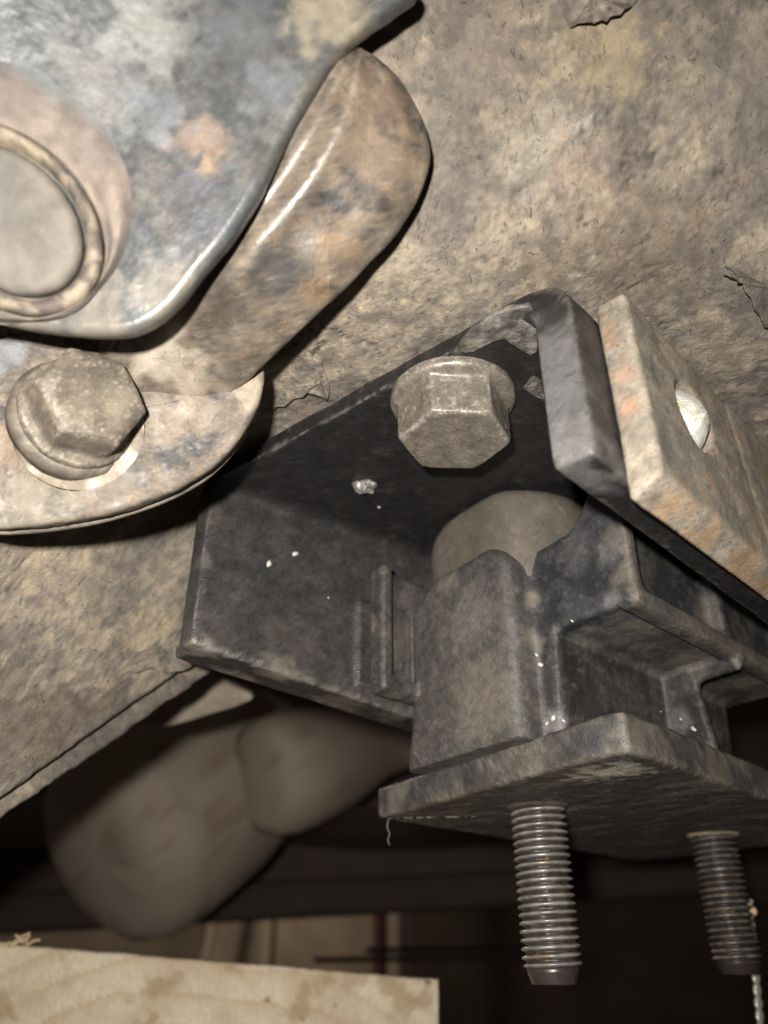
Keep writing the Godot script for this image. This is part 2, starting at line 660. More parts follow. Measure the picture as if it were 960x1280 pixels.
func stretch(t: float, lo: float, hi: float, far_lo: float, far_hi: float) -> float:
	if t < 0.04: return lerpf(far_lo, lo, t / 0.04)
	if t > 0.96: return lerpf(hi, far_hi, (t - 0.96) / 0.04)
	return lerpf(lo, hi, (t - 0.04) / 0.92)

func build_casing() -> void:
	var t := thing("gearbox_casing", "wide grime-caked grey-brown gearbox casing behind the brackets", "gearbox casing", at(0, 0.097, 0.12))
	var surf := func(a: float, b: float) -> Vector3:
		var x := stretch(a, -0.165, 0.150, -0.40, 0.40)
		var edge := casing_edge(x)
		var q := b / 0.95
		if b <= 0.95:
			var f := stretch(q * 0.96, 0.0, edge, -0.22, edge)
			return at(x, casing_up(x, f), f)
		var s := (b - 0.95) / 0.05       # the rim turns up and back
		var ang := s * 2.6
		return at(x, casing_up(x, edge) + 0.004 * (1.0 - cos(ang)), edge + 0.004 * sin(ang))
	ridge_a = on_casing(645, 229) * 1000.0     # a raised ridge rubbed bright
	ridge_b = on_casing(744, 143) * 1000.0
	var m := grid(620, 470, surf)
	m.orient(EYE)
	m.push(grime_push)
	var dabs := []
	for d in [[690, 190, 9.0, lin(0.30, 0.28, 0.25), 0.5], [720, 215, 6.0, lin(0.29, 0.215, 0.165), 0.6], [700, 330, 8.0, lin(0.13, 0.105, 0.08), 0.8], [800, 330, 14.0, lin(0.14, 0.112, 0.085), 0.75],
			[60, 910, 14.0, lin(0.11, 0.088, 0.068), 0.8], [130, 880, 9.0, lin(0.11, 0.09, 0.07), 0.7], [0, 860, 9.0, lin(0.12, 0.095, 0.074), 0.7], [100, 740, 10.0, lin(0.34, 0.285, 0.21), 0.5], [180, 790, 8.0, lin(0.36, 0.29, 0.2), 0.6], [40, 700, 7.0, lin(0.33, 0.275, 0.2), 0.5], [200, 720, 6.0, lin(0.34, 0.29, 0.22), 0.5], [380, 510, 6.0, lin(0.15, 0.125, 0.10), 0.7],
			[600, 40, 14.0, lin(0.16, 0.135, 0.115), 0.7], [940, 100, 12.0, lin(0.15, 0.135, 0.125), 0.6], [560, 110, 8.0, lin(0.17, 0.15, 0.13), 0.6], [760, 60, 9.0, lin(0.36, 0.29, 0.18), 0.5]]:
		dabs.append([on_casing(d[0], d[1]), d[2], d[3], d[4], 0.9])
	var keep := MB.new()
	keep.v = m.v.duplicate()
	keep.n = m.n
	part("casing_wall", m, mats.grime, t, grime_color, dabs)
	# flakes of dried dirt that have come loose
	for o in [
		[[712, 36], [722, 31], [735, 29], [743, 31], [752, 27], [758, 29], [764, 22], [776, 19], [783, 12], [792, 8], [806, -14], [780, -50], [720, -50], [690, -10]],
		[[903, 338], [914, 343], [921, 352], [927, 349], [931, 366], [939, 374], [943, 389], [951, 398], [958, 412], [990, 425], [1010, 380], [1000, 330], [960, 308], [925, 316]],
		[[322, 520], [338, 516], [346, 508], [356, 508], [366, 498], [378, 495], [388, 484], [399, 478], [404, 492], [409, 500], [412, 488], [402, 452], [370, 430], [330, 455], [315, 495]],
		[[152, 838], [170, 842], [190, 836], [205, 842], [230, 838], [262, 818], [250, 800], [200, 806], [168, 815]]]:
		var pts := []
		var c := Vector3.ZERO
		var jag := mini(10, int(o.size() * 0.7))
		for k in o.size():
			pts.append(on_casing(o[k][0], o[k][1], 0.0026 if k < jag and k > 0 else 0.0010))
			c += pts[-1]
		c /= pts.size()
		c = c * 0.4 + (pts[jag] + pts[-1] + pts[-2]) * 0.2
		var n := (EYE - c).normalized()
		var fm := plate(pts, n, 0.0012, 0.0003, 160, 20, [c])
		fm.orient(EYE)
		fm.push(func(p, _n): return 0.001 * (0.45 * nz(16, 0.06, 5).get_noise_3dv(p) + 0.15 * nz(17, 0.35, 3).get_noise_3dv(p) + 1.2 * nz(18, 0.012, 2).get_noise_3dv(p)))
		part("dirt_flake", fm, mats.grime, t, grime_color, dabs.slice(0, 0))
	# the thin lip that follows the lower edge
	var lip := []
	for k in 12:
		var x := lerpf(-0.145, -0.040, k / 11.0)
		var e := casing_edge(x)
		lip.append(at(x, casing_up(x, e) + 0.0045, e + 0.0095))
	var lm := tube(even(lip, 160, false), 0.0045, 14, 0.35)
	lm.orient(EYE)
	lm.push(func(p, _n): return 0.0009 * nz(16, 0.12, 4).get_noise_3dv(p))
	part("edge_lip", lm, mats.grime, t, func(p, n): return grime_color(p, n) * 0.6)

# ---------------------------------------------------------------- foreground arm
func build_arm() -> void:
	var n := cam_dir(0.03, -0.02, 1.0)
	var c0 := pt(200, 250, 0.1085)
	var t := thing("suspension_arm", "large smooth blue-grey steel arm with a round bush, blurred, at the top left", "suspension arm", c0)
	var o := []
	for q in [[520, -30], [497, 3], [462, 27], [432, 53], [400, 96], [372, 143], [345, 195], [318, 247], [285, 298], [250, 340], [222, 376], [198, 398], [168, 414], [130, 419], [70, 415], [0, 403], [-70, 378], [-160, 300], [-190, 120], [-150, -60], [150, -110], [400, -90]]:
		o.append(on_plane(q[0], q[1], c0, n))
	var bc := on_plane(16, 282, c0, n)
	var ax := (on_plane(111, 377, c0, n) - bc)        # long and short half axes of the bush's rim
	var ay := (on_plane(86, 212, c0, n) - bc)
	var rise := (on_plane(60, 110, c0, n) - c0).normalized()
	var dish := func(p: Vector3) -> float:
		var w := maxf(0.0, (p - c0).dot(rise) - 0.006)
		return w * w / 0.12
	var m := plate(curve(o, 6), n, 0.0045, 0.0013, 420, 120, [on_plane(150, 150, c0, n)], dish)
	m.orient(EYE)
	m.push(func(p, _n): return 0.001 * (0.22 * nz(31, 0.05, 3).get_noise_3dv(p) + 0.05 * nz(32, 0.5, 3).get_noise_3dv(p)))
	var dabs := []
	for d in [[245, 180, 4.6, lin(0.21, 0.158, 0.125), 0.8], [262, 207, 2.4, lin(0.26, 0.18, 0.115), 0.75], [120, 400, 7.0, lin(0.15, 0.132, 0.107), 0.8], [200, 370, 6.0, lin(0.14, 0.125, 0.103), 0.7], [30, 408, 6.0, lin(0.15, 0.132, 0.108), 0.8], [180, 20, 8.0, lin(0.24, 0.24, 0.22), 0.6], [130, 110, 9.0, lin(0.2, 0.2, 0.19), 0.5], [300, 40, 7.0, lin(0.085, 0.09, 0.095), 0.8],
			[270, 255, 6.0, lin(0.06, 0.062, 0.066), 0.8], [230, 245, 4.0, lin(0.07, 0.07, 0.075), 0.8], [340, 110, 5.0, lin(0.13, 0.14, 0.15), 0.6], [420, 20, 7.0, lin(0.26, 0.225, 0.16), 0.7], [200, 140, 5.0, lin(0.14, 0.155, 0.17), 0.6], [250, 290, 4.0, lin(0.07, 0.072, 0.08), 0.7]]:
		dabs.append([on_plane(d[0], d[1], c0, n), d[2], d[3], d[4], 0.8])
	var blue := func(p: Vector3, _n: Vector3) -> Color:
		var b := nz(33, 0.07, 5).get_noise_3dv(p)
		var c := lin(0.060, 0.063, 0.064).lerp(lin(0.105, 0.098, 0.086), smoothstep(-0.3, 0.55, b))
		c = c.lerp(lin(0.06, 0.065, 0.072), 0.9 * smoothstep(0.1, 0.45, nz(34, 0.11, 5).get_noise_3dv(p)))
		return c * (1.0 + 0.4 * nz(37, 0.6, 3).get_noise_3dv(p))
	part("arm_plate", m, mats.arm_steel, t, blue, dabs)
	# the bush pressed into the arm: a soft outer swell, a groove, a tan ring and a grey cap, each turned on the tilted axis
	var px := ax.length() / 134.4
	var turned := func(profile: Array) -> MB:
		var list := []
		for q in profile:
			var r := PackedVector3Array()
			var f := clampf((q[0] - 1.02) / 0.38, 0.0, 1.0)
			var mid := bc.lerp(on_plane(10, 237, c0, n), f)
			var wx: Vector3 = ax.lerp(ax.normalized() * px * 168.0, f) * (q[0] if f == 0.0 else lerpf(1.02, 1.0, f))
			var wy: Vector3 = ay.lerp(ay.normalized() * px * 168.0, f) * (q[0] if f == 0.0 else lerpf(1.02, 1.0, f))
			for k in 150:
				var e: Vector3 = mid + wx * cos(TAU * k / 150.0) + wy * sin(TAU * k / 150.0)
				r.append(e + n * (q[1] + dish.call(e)))
			list.append(r)
		var b := rings(list)
		b.orient(EYE)
		b.push(func(p, _n): return 0.001 * (0.22 * nz(38, 0.12, 4).get_noise_3dv(p) + 0.06 * nz(32, 0.5, 3).get_noise_3dv(p)))
		return b
	var swell := []
	for k in 40:
		var f := k / 39.0
		swell.append([lerpf(1.40, 1.02, f), -0.0012 + 0.0030 * smoothstep(0.0, 0.6, f) - 0.0008 * smoothstep(0.75, 1.0, f)])
	swell.append_array([[1.0, 0.0010], [0.99, -0.001]])
	part("bush_collar", turned.call(swell), mats.bush, t, func(p, _n):
		var q: Vector3 = p * 0.001 - bc
		var r := Vector2(q.dot(ax) / ax.length_squared(), q.dot(ay) / ay.length_squared()).length() + 0.12 * nz(36, 0.2, 4).get_noise_3dv(p)
		var c := lin(0.125, 0.103, 0.087).lerp(lin(0.185, 0.15, 0.122), smoothstep(-0.2, 0.3, nz(35, 0.15, 4).get_noise_3dv(p)))
		c = c.lerp(lin(0.12, 0.098, 0.08), 0.8 * smoothstep(0.05, 0.4, nz(39, 0.1, 4).get_noise_3dv(p)))
		return c.lerp(lin(0.15, 0.155, 0.155), smoothstep(1.45, 1.75, r)))
	part("bush_ring", turned.call([[0.985, -0.001], [0.98, 0.0014], [0.95, 0.0022], [0.90, 0.0024], [0.85, 0.0020], [0.81, 0.0010], [0.79, -0.0005]]), mats.bush, t, func(p, _n):
		return lin(0.20, 0.165, 0.12).lerp(lin(0.085, 0.07, 0.055), smoothstep(-0.2, 0.15, nz(35, 0.3, 4).get_noise_3dv(p))))
	part("bush_cap", turned.call([[0.775, -0.0005], [0.765, 0.0015], [0.73, 0.0024], [0.66, 0.0027], [0.4, 0.0028], [0.2, 0.0028], [0.02, 0.0028]]), mats.bush, t, func(p, _n):
		return lin(0.092, 0.083, 0.071).lerp(lin(0.13, 0.116, 0.096), smoothstep(-0.3, 0.4, nz(35, 0.1, 4).get_noise_3dv(p))))

# ---------------------------------------------------------------- clamp bracket with its bolt
func build_clamp() -> void:
	var n := cam_dir(0.20, 0.15, 0.95)
	var c0 := pt(130, 520, 0.128)
	var t := thing("clamp_bracket", "worn brown steel bracket with curved strap and round bolted ear under the large arm", "bracket", c0)
	var o := []
	for q in [[-60, 450], [20, 415], [90, 405], [170, 412], [240, 425], [300, 438], [327, 452], [331, 475], [322, 508], [303, 543], [272, 578], [236, 603], [190, 624], [120, 645], [40, 657], [-30, 657], [-90, 630], [-110, 540]]:
		o.append(on_plane(q[0], q[1], c0, n))
	var m := plate(curve(o, 6), n, 0.0042, 0.0009, 380, 80, [on_plane(20, 540, c0, n), on_plane(230, 500, c0, n)],
		func(p: Vector3) -> float:
			var q := pixel(p)
			return 0.0)
	m.orient(EYE)
	m.push(func(p, _n): return 0.001 * (0.30 * nz(41, 0.10, 4).get_noise_3dv(p) + 0.10 * nz(42, 0.7, 3).get_noise_3dv(p)))
	var brown := func(p: Vector3, _n: Vector3) -> Color:
		var s := nz(43, 0.09, 5).get_noise_3d(p.x * 1.0 - p.y * 0.7, p.y * 1.0 + p.x * 0.5, p.z)
		var c := lin(0.12, 0.10, 0.08).lerp(lin(0.21, 0.172, 0.13), smoothstep(-0.25, 0.4, s))
		c = c.lerp(lin(0.045, 0.044, 0.045), 0.85 * smoothstep(0.08, 0.38, nz(44, 0.075, 5).get_noise_3dv(p)))
		c = c.lerp(lin(0.21, 0.148, 0.10), 0.4 * smoothstep(0.2, 0.45, nz(45, 0.2, 4).get_noise_3dv(p)))
		return c * (1.0 + 0.5 * nz(46, 1.2, 3).get_noise_3dv(p))
	var ear_dabs := []
	for d in [[205, 440, 6.0, lin(0.33, 0.29, 0.235), 0.7], [235, 470, 5.0, lin(0.36, 0.31, 0.245), 0.6], [230, 520, 5.0, lin(0.25, 0.185, 0.135), 0.6], [40, 640, 9.0, lin(0.24, 0.21, 0.16), 0.7], [310, 490, 4.0, lin(0.36, 0.30, 0.225), 0.7], [260, 485, 4.0, lin(0.10, 0.085, 0.07), 0.6], [10, 440, 4.0, lin(0.2, 0.21, 0.23), 0.8], [0, 560, 5.0, lin(0.26, 0.18, 0.12), 0.6], [200, 512, 5.0, lin(0.27, 0.23, 0.18), 0.6], [255, 520, 5.0, lin(0.24, 0.2, 0.155), 0.6], [120, 615, 6.0, lin(0.22, 0.185, 0.14), 0.7], [60, 590, 6.0, lin(0.18, 0.15, 0.11), 0.6]]:
		ear_dabs.append([on_plane(d[0], d[1], c0, n), d[2], d[3], d[4], 0.9])
	part("ear", m, mats.worn_steel, t, brown, ear_dabs)
	# a second thin leaf under the ear
	var o2 := []
	for q in o: o2.append(q - n * 0.0047 + cam_dir(-0.3, -1.0, 0.0) * 0.0005)
	var m2 := plate(curve(o2, 6), n, 0.0016, 0.0005, 260, 12, [on_plane(20, 540, c0, n), on_plane(230, 500, c0, n)])
	m2.orient(EYE)
	part("backing_leaf", m2, mats.worn_steel, t, func(p, nn): return brown.call(p, nn) * 1.1)
	# the strap: stations of left rim, right rim, depth left, depth right
	var st := [[440, 62, 472, 72, 0.1150, 0.1145], [412, 84, 503, 103, 0.1150, 0.1150], [372, 118, 531, 160, 0.1150, 0.1165], [332, 168, 533, 212, 0.1152, 0.1180], [287, 222, 505, 274, 0.1162, 0.1195], [240, 280, 442, 348, 0.1185, 0.1215],
		[195, 332, 372, 415, 0.1222, 0.1255], [150, 385, 318, 465, 0.1275, 0.1305], [120, 430, 274, 502, 0.1300, 0.1330], [95, 475, 235, 535, 0.1335, 0.1365]]
	var ls := []
	var rs := []
	for s in st:
		ls.append(pt(s[0], s[1], s[4]))
		rs.append(pt(s[2], s[3], s[5]))
	ls = curve(ls, 14, false)
	rs = curve(rs, 14, false)
	var list := []
	for k in ls.size():
		var a: Vector3 = ls[k]
		var b: Vector3 = rs[k]
		var w := b - a
		var along: Vector3 = (ls[mini(k + 1, ls.size() - 1)] + rs[mini(k + 1, ls.size() - 1)] - ls[maxi(k - 1, 0)] - rs[maxi(k - 1, 0)]).normalized()
		var nn := w.cross(along).normalized()
		if nn.dot(EYE - a) < 0.0: nn = -nn
		var r := PackedVector3Array()
		var th := minf(0.0042, w.length() * 0.5)
		for j in 34:        # front, from the left over a rolled shoulder to the right
			var f := j / 33.0
			var h := 0.0016 * exp(-pow((f - 0.40) / 0.12, 2.0)) + 0.0024 * exp(-pow((f - 0.15) / 0.09, 2.0)) + 0.0026 * sin(PI * f) - 0.0006 * smoothstep(0.8, 1.0, f)
			r.append(a + w * f + nn * h * clampf(w.length() / 0.012, 0.0, 1.0))
		r.append(b + w.normalized() * 0.0004 - nn * th * 0.35)
		r.append(b + w.normalized() * 0.0002 - nn * th * 0.8)
		for j in 12:
			r.append(b.lerp(a, j / 11.0) - nn * th)
		list.append(r)
	var sm := rings(list)
	sm.orient(EYE)
	sm.push(func(p, _n): return 0.001 * (0.25 * nz(47, 0.08, 3).get_noise_3dv(p) + 0.05 * nz(42, 0.7, 3).get_noise_3dv(p)))
	var sd := []
	for d in [[350, 340, 5.5, lin(0.045, 0.045, 0.047), 0.8], [280, 370, 6.0, lin(0.07, 0.06, 0.05), 0.7], [420, 300, 4.0, lin(0.27, 0.18, 0.105), 0.5], [400, 360, 3.5, lin(0.28, 0.19, 0.11), 0.5], [470, 130, 6.0, lin(0.20, 0.145, 0.105), 0.7], [480, 200, 6.0, lin(0.25, 0.185, 0.125), 0.6], [370, 160, 4.0, lin(0.10, 0.09, 0.08), 0.6], [210, 430, 5.0, lin(0.44, 0.39, 0.31), 0.75], [230, 470, 5.0, lin(0.36, 0.31, 0.245), 0.7], [180, 450, 4.0, lin(0.38, 0.33, 0.26), 0.7], [270, 480, 3.5, lin(0.25, 0.2, 0.15), 0.6]]:
		var s := snap(sm, d[0], d[1])
		sd.append([s[0], d[2], d[3], d[4], 0.9])
	part("strap", sm, mats.strap_steel, t, brown, sd)

	# the bolt through the ear
	var axis := cam_dir(0.66, 0.33, 0.74)
	var foot := on_plane(90, 527, c0, n) - axis * 0.0006
	var bx := cam_dir(1, 0, 0)
	bx = (bx - axis * bx.dot(axis)).normalized()
	var by := axis.cross(bx)
	var bt := thing("hex_bolt", "dirty brown hexagon bolt head with thick washer on the round ear", "bolt", foot)
	var wm := lathe([Vector2(0.004, 0.003), Vector2(0.0088, 0.0030), Vector2(0.0096, 0.0026), Vector2(0.0101, 0.0018), Vector2(0.0101, 0.0008), Vector2(0.0098, -0.001), Vector2(0.004, -0.001)], 90, foot, axis, bx)
	wm.orient(EYE)
	wm.push(func(p, _n): return 0.00022 * nz(48, 0.3, 4).get_noise_3dv(p))
	var dirt := func(p: Vector3, _n: Vector3) -> Color:
		var c := lin(0.098, 0.083, 0.066).lerp(lin(0.14, 0.117, 0.09), smoothstep(-0.25, 0.3, nz(51, 0.22, 4).get_noise_3dv(p)))
		c = c.lerp(lin(0.24, 0.205, 0.15), 0.5 * smoothstep(0.25, 0.5, nz(52, 0.3, 4).get_noise_3dv(p)))
		return c * (1.0 + 0.4 * nz(53, 1.5, 3).get_noise_3dv(p))
	part("washer", wm, mats.bolt, bt, dirt)
	var place_bolt := func(p: Vector3) -> Vector3:
		return foot + (bx * p.x + by * p.y + axis * p.z) * 0.001
	var turn := deg_to_rad(-116.0 + 30.0)
	var hm := nets(func(p: Vector3) -> float:
		var x := p.x * cos(turn) + p.y * sin(turn)
		var y := -p.x * sin(turn) + p.y * cos(turn)
		var d := smax(hex(x, y, 7.5), absf(p.z - 5.9) - 5.6, 1.6)
		var r := sqrt(x * x + y * y)
		d = smax(d, r * 0.5 + p.z * 0.866 - (11.6 * 0.866 + 3.75), 1.2)
		return smin(d, smax(r - 9.3, absf(p.z - 3.6) - 1.1, 0.9), 1.2), Vector3(-11, -11, -1), Vector3(11, 11, 12.5), 0.42, place_bolt)
	hm.orient(EYE)
	hm.push(func(p, _n): return 0.001 * (0.10 * nz(54, 0.25, 4).get_noise_3dv(p) + 0.08 * nz(55, 1.3, 2).get_noise_3dv(p)))
	var hd := []
	for q in [[150, 500, 3.0, lin(0.24, 0.205, 0.15), 0.5], [150, 555, 3.0, lin(0.11, 0.085, 0.06), 0.6]]:
		hd.append([snap(hm, q[0], q[1])[0], q[2], q[3], q[4], 0.6])
	part("bolt_head", hm, mats.bolt, bt, dirt, hd, [lin(0.36, 0.32, 0.25), 0.6, 0.05])
	# bare metal ring where the washer has scraped the ear
	var sc := lathe([Vector2(0.0050, -0.0001), Vector2(0.0054, 0.0002), Vector2(0.0101, 0.0002), Vector2(0.0104, -0.0001)], 90, on_plane(99, 536, c0, n), n, bx)
	sc.orient(EYE)
	var sc_c := on_plane(99, 536, c0, n)
	part("scraped_ring", sc, mats.worn_steel, bt, func(p, _n):
		var q := pixel(p * 0.001)
		return lin(0.17, 0.13, 0.09).lerp(lin(0.44, 0.40, 0.33), smoothstep(-0.2, 0.3, nz(57, 0.12, 4).get_noise_3dv(p))))

# ---------------------------------------------------------------- black channel bracket and its bolt
func build_channel() -> void:
	var t := thing("channel_bracket", "black painted steel channel bracket bolted up under the casing", "bracket", at(0.02, 0.06, 0.15))
	var f := func(p: Vector3) -> float:
		var qx := absf(p.x - 46.75) - 46.75 + 7.0
		var qy := p.y - 97.0 + 7.0
		var outer := Vector2(maxf(qx, 0.0), maxf(qy, 0.0)).length() + minf(maxf(qx, qy), 0.0) - 7.0
		var ix := absf(p.x - 45.7) - 40.9 + 4.0
		var iy := p.y - 93.0 + 4.0
		var inner := Vector2(maxf(ix, 0.0), maxf(iy, 0.0)).length() + minf(maxf(ix, iy), 0.0) - 4.0
		var d := smax(outer, -inner, 1.4)
		var bottom := (54.5 - 0.115 * p.z) if p.x < 45.0 else 61.5 - 0.04 * p.z
		d = smax(d, bottom - p.y, 0.8)
		d = smax(d, -(p.z + 4.2 * (1.0 - p.x / 93.0)), 0.8)
		d = maxf(d, p.z - 84.0)
		if p.x < 20.0:
			d = smin(d, box(p, Vector3(-6.0, bottom, -1.5), Vector3(4.6, bottom + 3.4, 84.0), 1.0), 1.2)
			d = smin(d, box(p, Vector3(2.0, 53.0, 35.0), Vector3(5.9, 74.0, 76.0), 0.8), 0.8)
		return d
	var m := nets(f, Vector3(-10, 40, -6), Vector3(96, 100, 86), 0.72, channel_place)
	m.orient(EYE)
	m.push(func(p, _n): return 0.001 * (0.22 * nz(61, 0.06, 4).get_noise_3dv(p) + 0.05 * nz(62, 0.7, 3).get_noise_3dv(p)))
	var tone := func(p: Vector3, n: Vector3) -> Color:
		var c := lin(0.019, 0.018, 0.018)
		var g := nz(63, 0.08, 5).get_noise_3dv(p)
		var down := clampf(-n.y, 0.0, 1.0)
		# the top plate keeps its paint; the walls carry a film of dust
		var film := (1.0 - smoothstep(0.5, 0.9, down)) * 0.9
		film *= smoothstep(593.0, 587.0, p.y)
		c = c.lerp(lin(0.040, 0.038, 0.038).lerp(lin(0.060, 0.0555, 0.0535), smoothstep(-0.15, 0.4, g)), film)
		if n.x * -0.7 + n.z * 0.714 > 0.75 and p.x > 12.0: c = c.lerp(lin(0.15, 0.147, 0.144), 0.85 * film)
		c = c.lerp(lin(0.10, 0.085, 0.065), 0.3 * film * smoothstep(0.1, 0.5, nz(64, 0.05, 4).get_noise_3dv(p)))
		c = c.lerp(lin(0.05, 0.045, 0.04), (1.0 - film) * 0.55 * smoothstep(0.15, 0.5, nz(65, 0.15, 5).get_noise_3dv(p)))
		return c * (1.0 + 0.45 * nz(66, 1.1, 3).get_noise_3dv(p))
	var dabs := []
	for d in [[290, 860, 5.0, lin(0.15, 0.13, 0.105), 0.85], [350, 835, 5.0, lin(0.14, 0.12, 0.098), 0.8], [420, 880, 6.0, lin(0.12, 0.105, 0.085), 0.75], [255, 815, 4.0, lin(0.17, 0.155, 0.135), 0.8], [250, 700, 3.0, lin(0.11, 0.10, 0.09), 0.6], [490, 895, 5.0, lin(0.10, 0.09, 0.075), 0.7],
			[715, 560, 6.0, lin(0.17, 0.165, 0.16), 0.7], [700, 450, 4.5, lin(0.13, 0.128, 0.128), 0.7], [710, 500, 5.0, lin(0.15, 0.147, 0.147), 0.7], [735, 600, 5.0, lin(0.13, 0.128, 0.126), 0.7], [690, 390, 4.0, lin(0.02, 0.02, 0.02), 0.8], [750, 520, 3.0, lin(0.02, 0.02, 0.02), 0.8], [735, 440, 3.0, lin(0.018, 0.018, 0.018), 0.8]]:
		dabs.append([snap(m, d[0], d[1])[0], d[2], d[3], d[4], 0.9])
	var keep := MB.new()
	keep.v = m.v.duplicate()
	keep.n = m.n
	part("channel", m, mats.black_paint, t, tone, dabs, [lin(0.16, 0.145, 0.125), 0.75, 0.06])
	# paint that has lifted near the corner
	for o in [[[573, 440], [576, 428], [590, 412], [612, 397], [640, 386], [662, 382], [672, 396], [674, 420], [671, 440], [664, 446], [652, 440], [645, 428], [630, 424], [612, 428], [597, 437], [584, 443]],
			[[654, 486], [666, 472], [678, 478], [681, 502], [668, 496]]]:
		var pts := []
		var c := Vector3.ZERO
		for q in o:
			pts.append(on_level(q[0], q[1], CH_T - 0.0006))
			c += pts[-1]
		c /= pts.size()
		var fm := plate(pts, Vector3(0.0, -1.0, 0.0), 0.0009, 0.0002, 120, 16, [c])
		fm.orient(EYE)
		fm.push(func(p, _n): return 0.001 * 0.5 * nz(68, 0.25, 4).get_noise_3dv(p))
		part("paint_flake", fm, mats.rubber, t, func(p, _n): return lin(0.075, 0.068, 0.06).lerp(lin(0.17, 0.155, 0.135), smoothstep(-0.2, 0.4, nz(69, 0.3, 4).get_noise_3dv(p))))
	# a blob of clear sealant and flecks
	var bl := lathe([Vector2(0.0, 0.0014), Vector2(0.0012, 0.0013), Vector2(0.0022, 0.0008), Vector2(0.0028, 0.0), Vector2(0.0028, -0.0005)], 40, on_level(455, 608, CH_T), Vector3(0, -1, 0), Vector3.RIGHT)
	bl.orient(EYE)
	bl.push(func(p, _n): return 0.001 * 1.1 * nz(70, 0.35, 3).get_noise_3dv(p))
	part("sealant_blob", bl, mats.clear, t, func(p, _n): return lin(0.12, 0.11, 0.1).lerp(lin(0.5, 0.48, 0.46), smoothstep(0.0, 0.35, nz(71, 0.6, 3).get_noise_3dv(p))))
	for s in [[338, 705, 0.6], [370, 692, 0.55], [485, 726, 0.25], [482, 760, 0.22], [410, 748, 0.2], [475, 635, 0.3]]:
		speck(keep, s[0], s[1], s[2], t, lin(0.42, 0.40, 0.375), "plain", "white_fleck", 1.5)

	# flange bolt
	var bc := at(0.0131, 0.0, 0.1173)
	var b := thing("flange_bolt", "dusty steel flange bolt hanging head down in the roof of the black channel bracket", "bolt", bc + Vector3(0, CH_T, 0))
	var place := func(p: Vector3) -> Vector3: return bc + Vector3(p.x, p.y, -p.z) * 0.001
	var low := 82.6
	var top := 93.4
	var turn := deg_to_rad(93.0)
	var hm := nets(func(p: Vector3) -> float:
		var x := p.x * cos(turn) + p.z * sin(turn)
		var y := -p.x * sin(turn) + p.z * cos(turn)
		var r := sqrt(x * x + y * y)
		var d := smax(hex(x, y, 9.2), low - p.y, 0.7)
		d = smax(d, p.y - top, 0.3)
		d = smax(d, (r - 10.1) * 0.6 + (low - p.y) * 0.8, 0.7)
		var fl := smax(smax(r - 11.9, p.y - top, 0.4), (r - 11.2) * 0.25 + (91.2 - p.y) * 0.97, 0.8)
		return smin(d, fl, 1.0), Vector3(-13, 81, -13), Vector3(13, 95, 13), 0.38, place)
	hm.orient(EYE)
	hm.push(func(p, _n): return 0.001 * (0.07 * nz(72, 0.3, 4).get_noise_3dv(p) + 0.06 * nz(73, 1.4, 2).get_noise_3dv(p)))
	part("bolt_head", hm, mats.flange_bolt, b, func(p, n):
		var c := lin(0.18, 0.156, 0.127).lerp(lin(0.222, 0.193, 0.158), smoothstep(-0.25, 0.35, nz(74, 0.25, 4).get_noise_3dv(p)))
		c = c.lerp(lin(0.09, 0.072, 0.055), 0.5 * smoothstep(0.15, 0.5, nz(75, 0.25, 5).get_noise_3dv(p)))
		c = c.lerp(lin(0.55, 0.5, 0.43), 0.5 * smoothstep(0.2, 0.5, nz(76, 0.5, 3).get_noise_3dv(p)) * (1.0 - absf(n.y)))
		return c * (1.0 + 0.35 * nz(77, 2.0, 3).get_noise_3dv(p)), [], [lin(0.5, 0.46, 0.4), 0.7, 0.06])

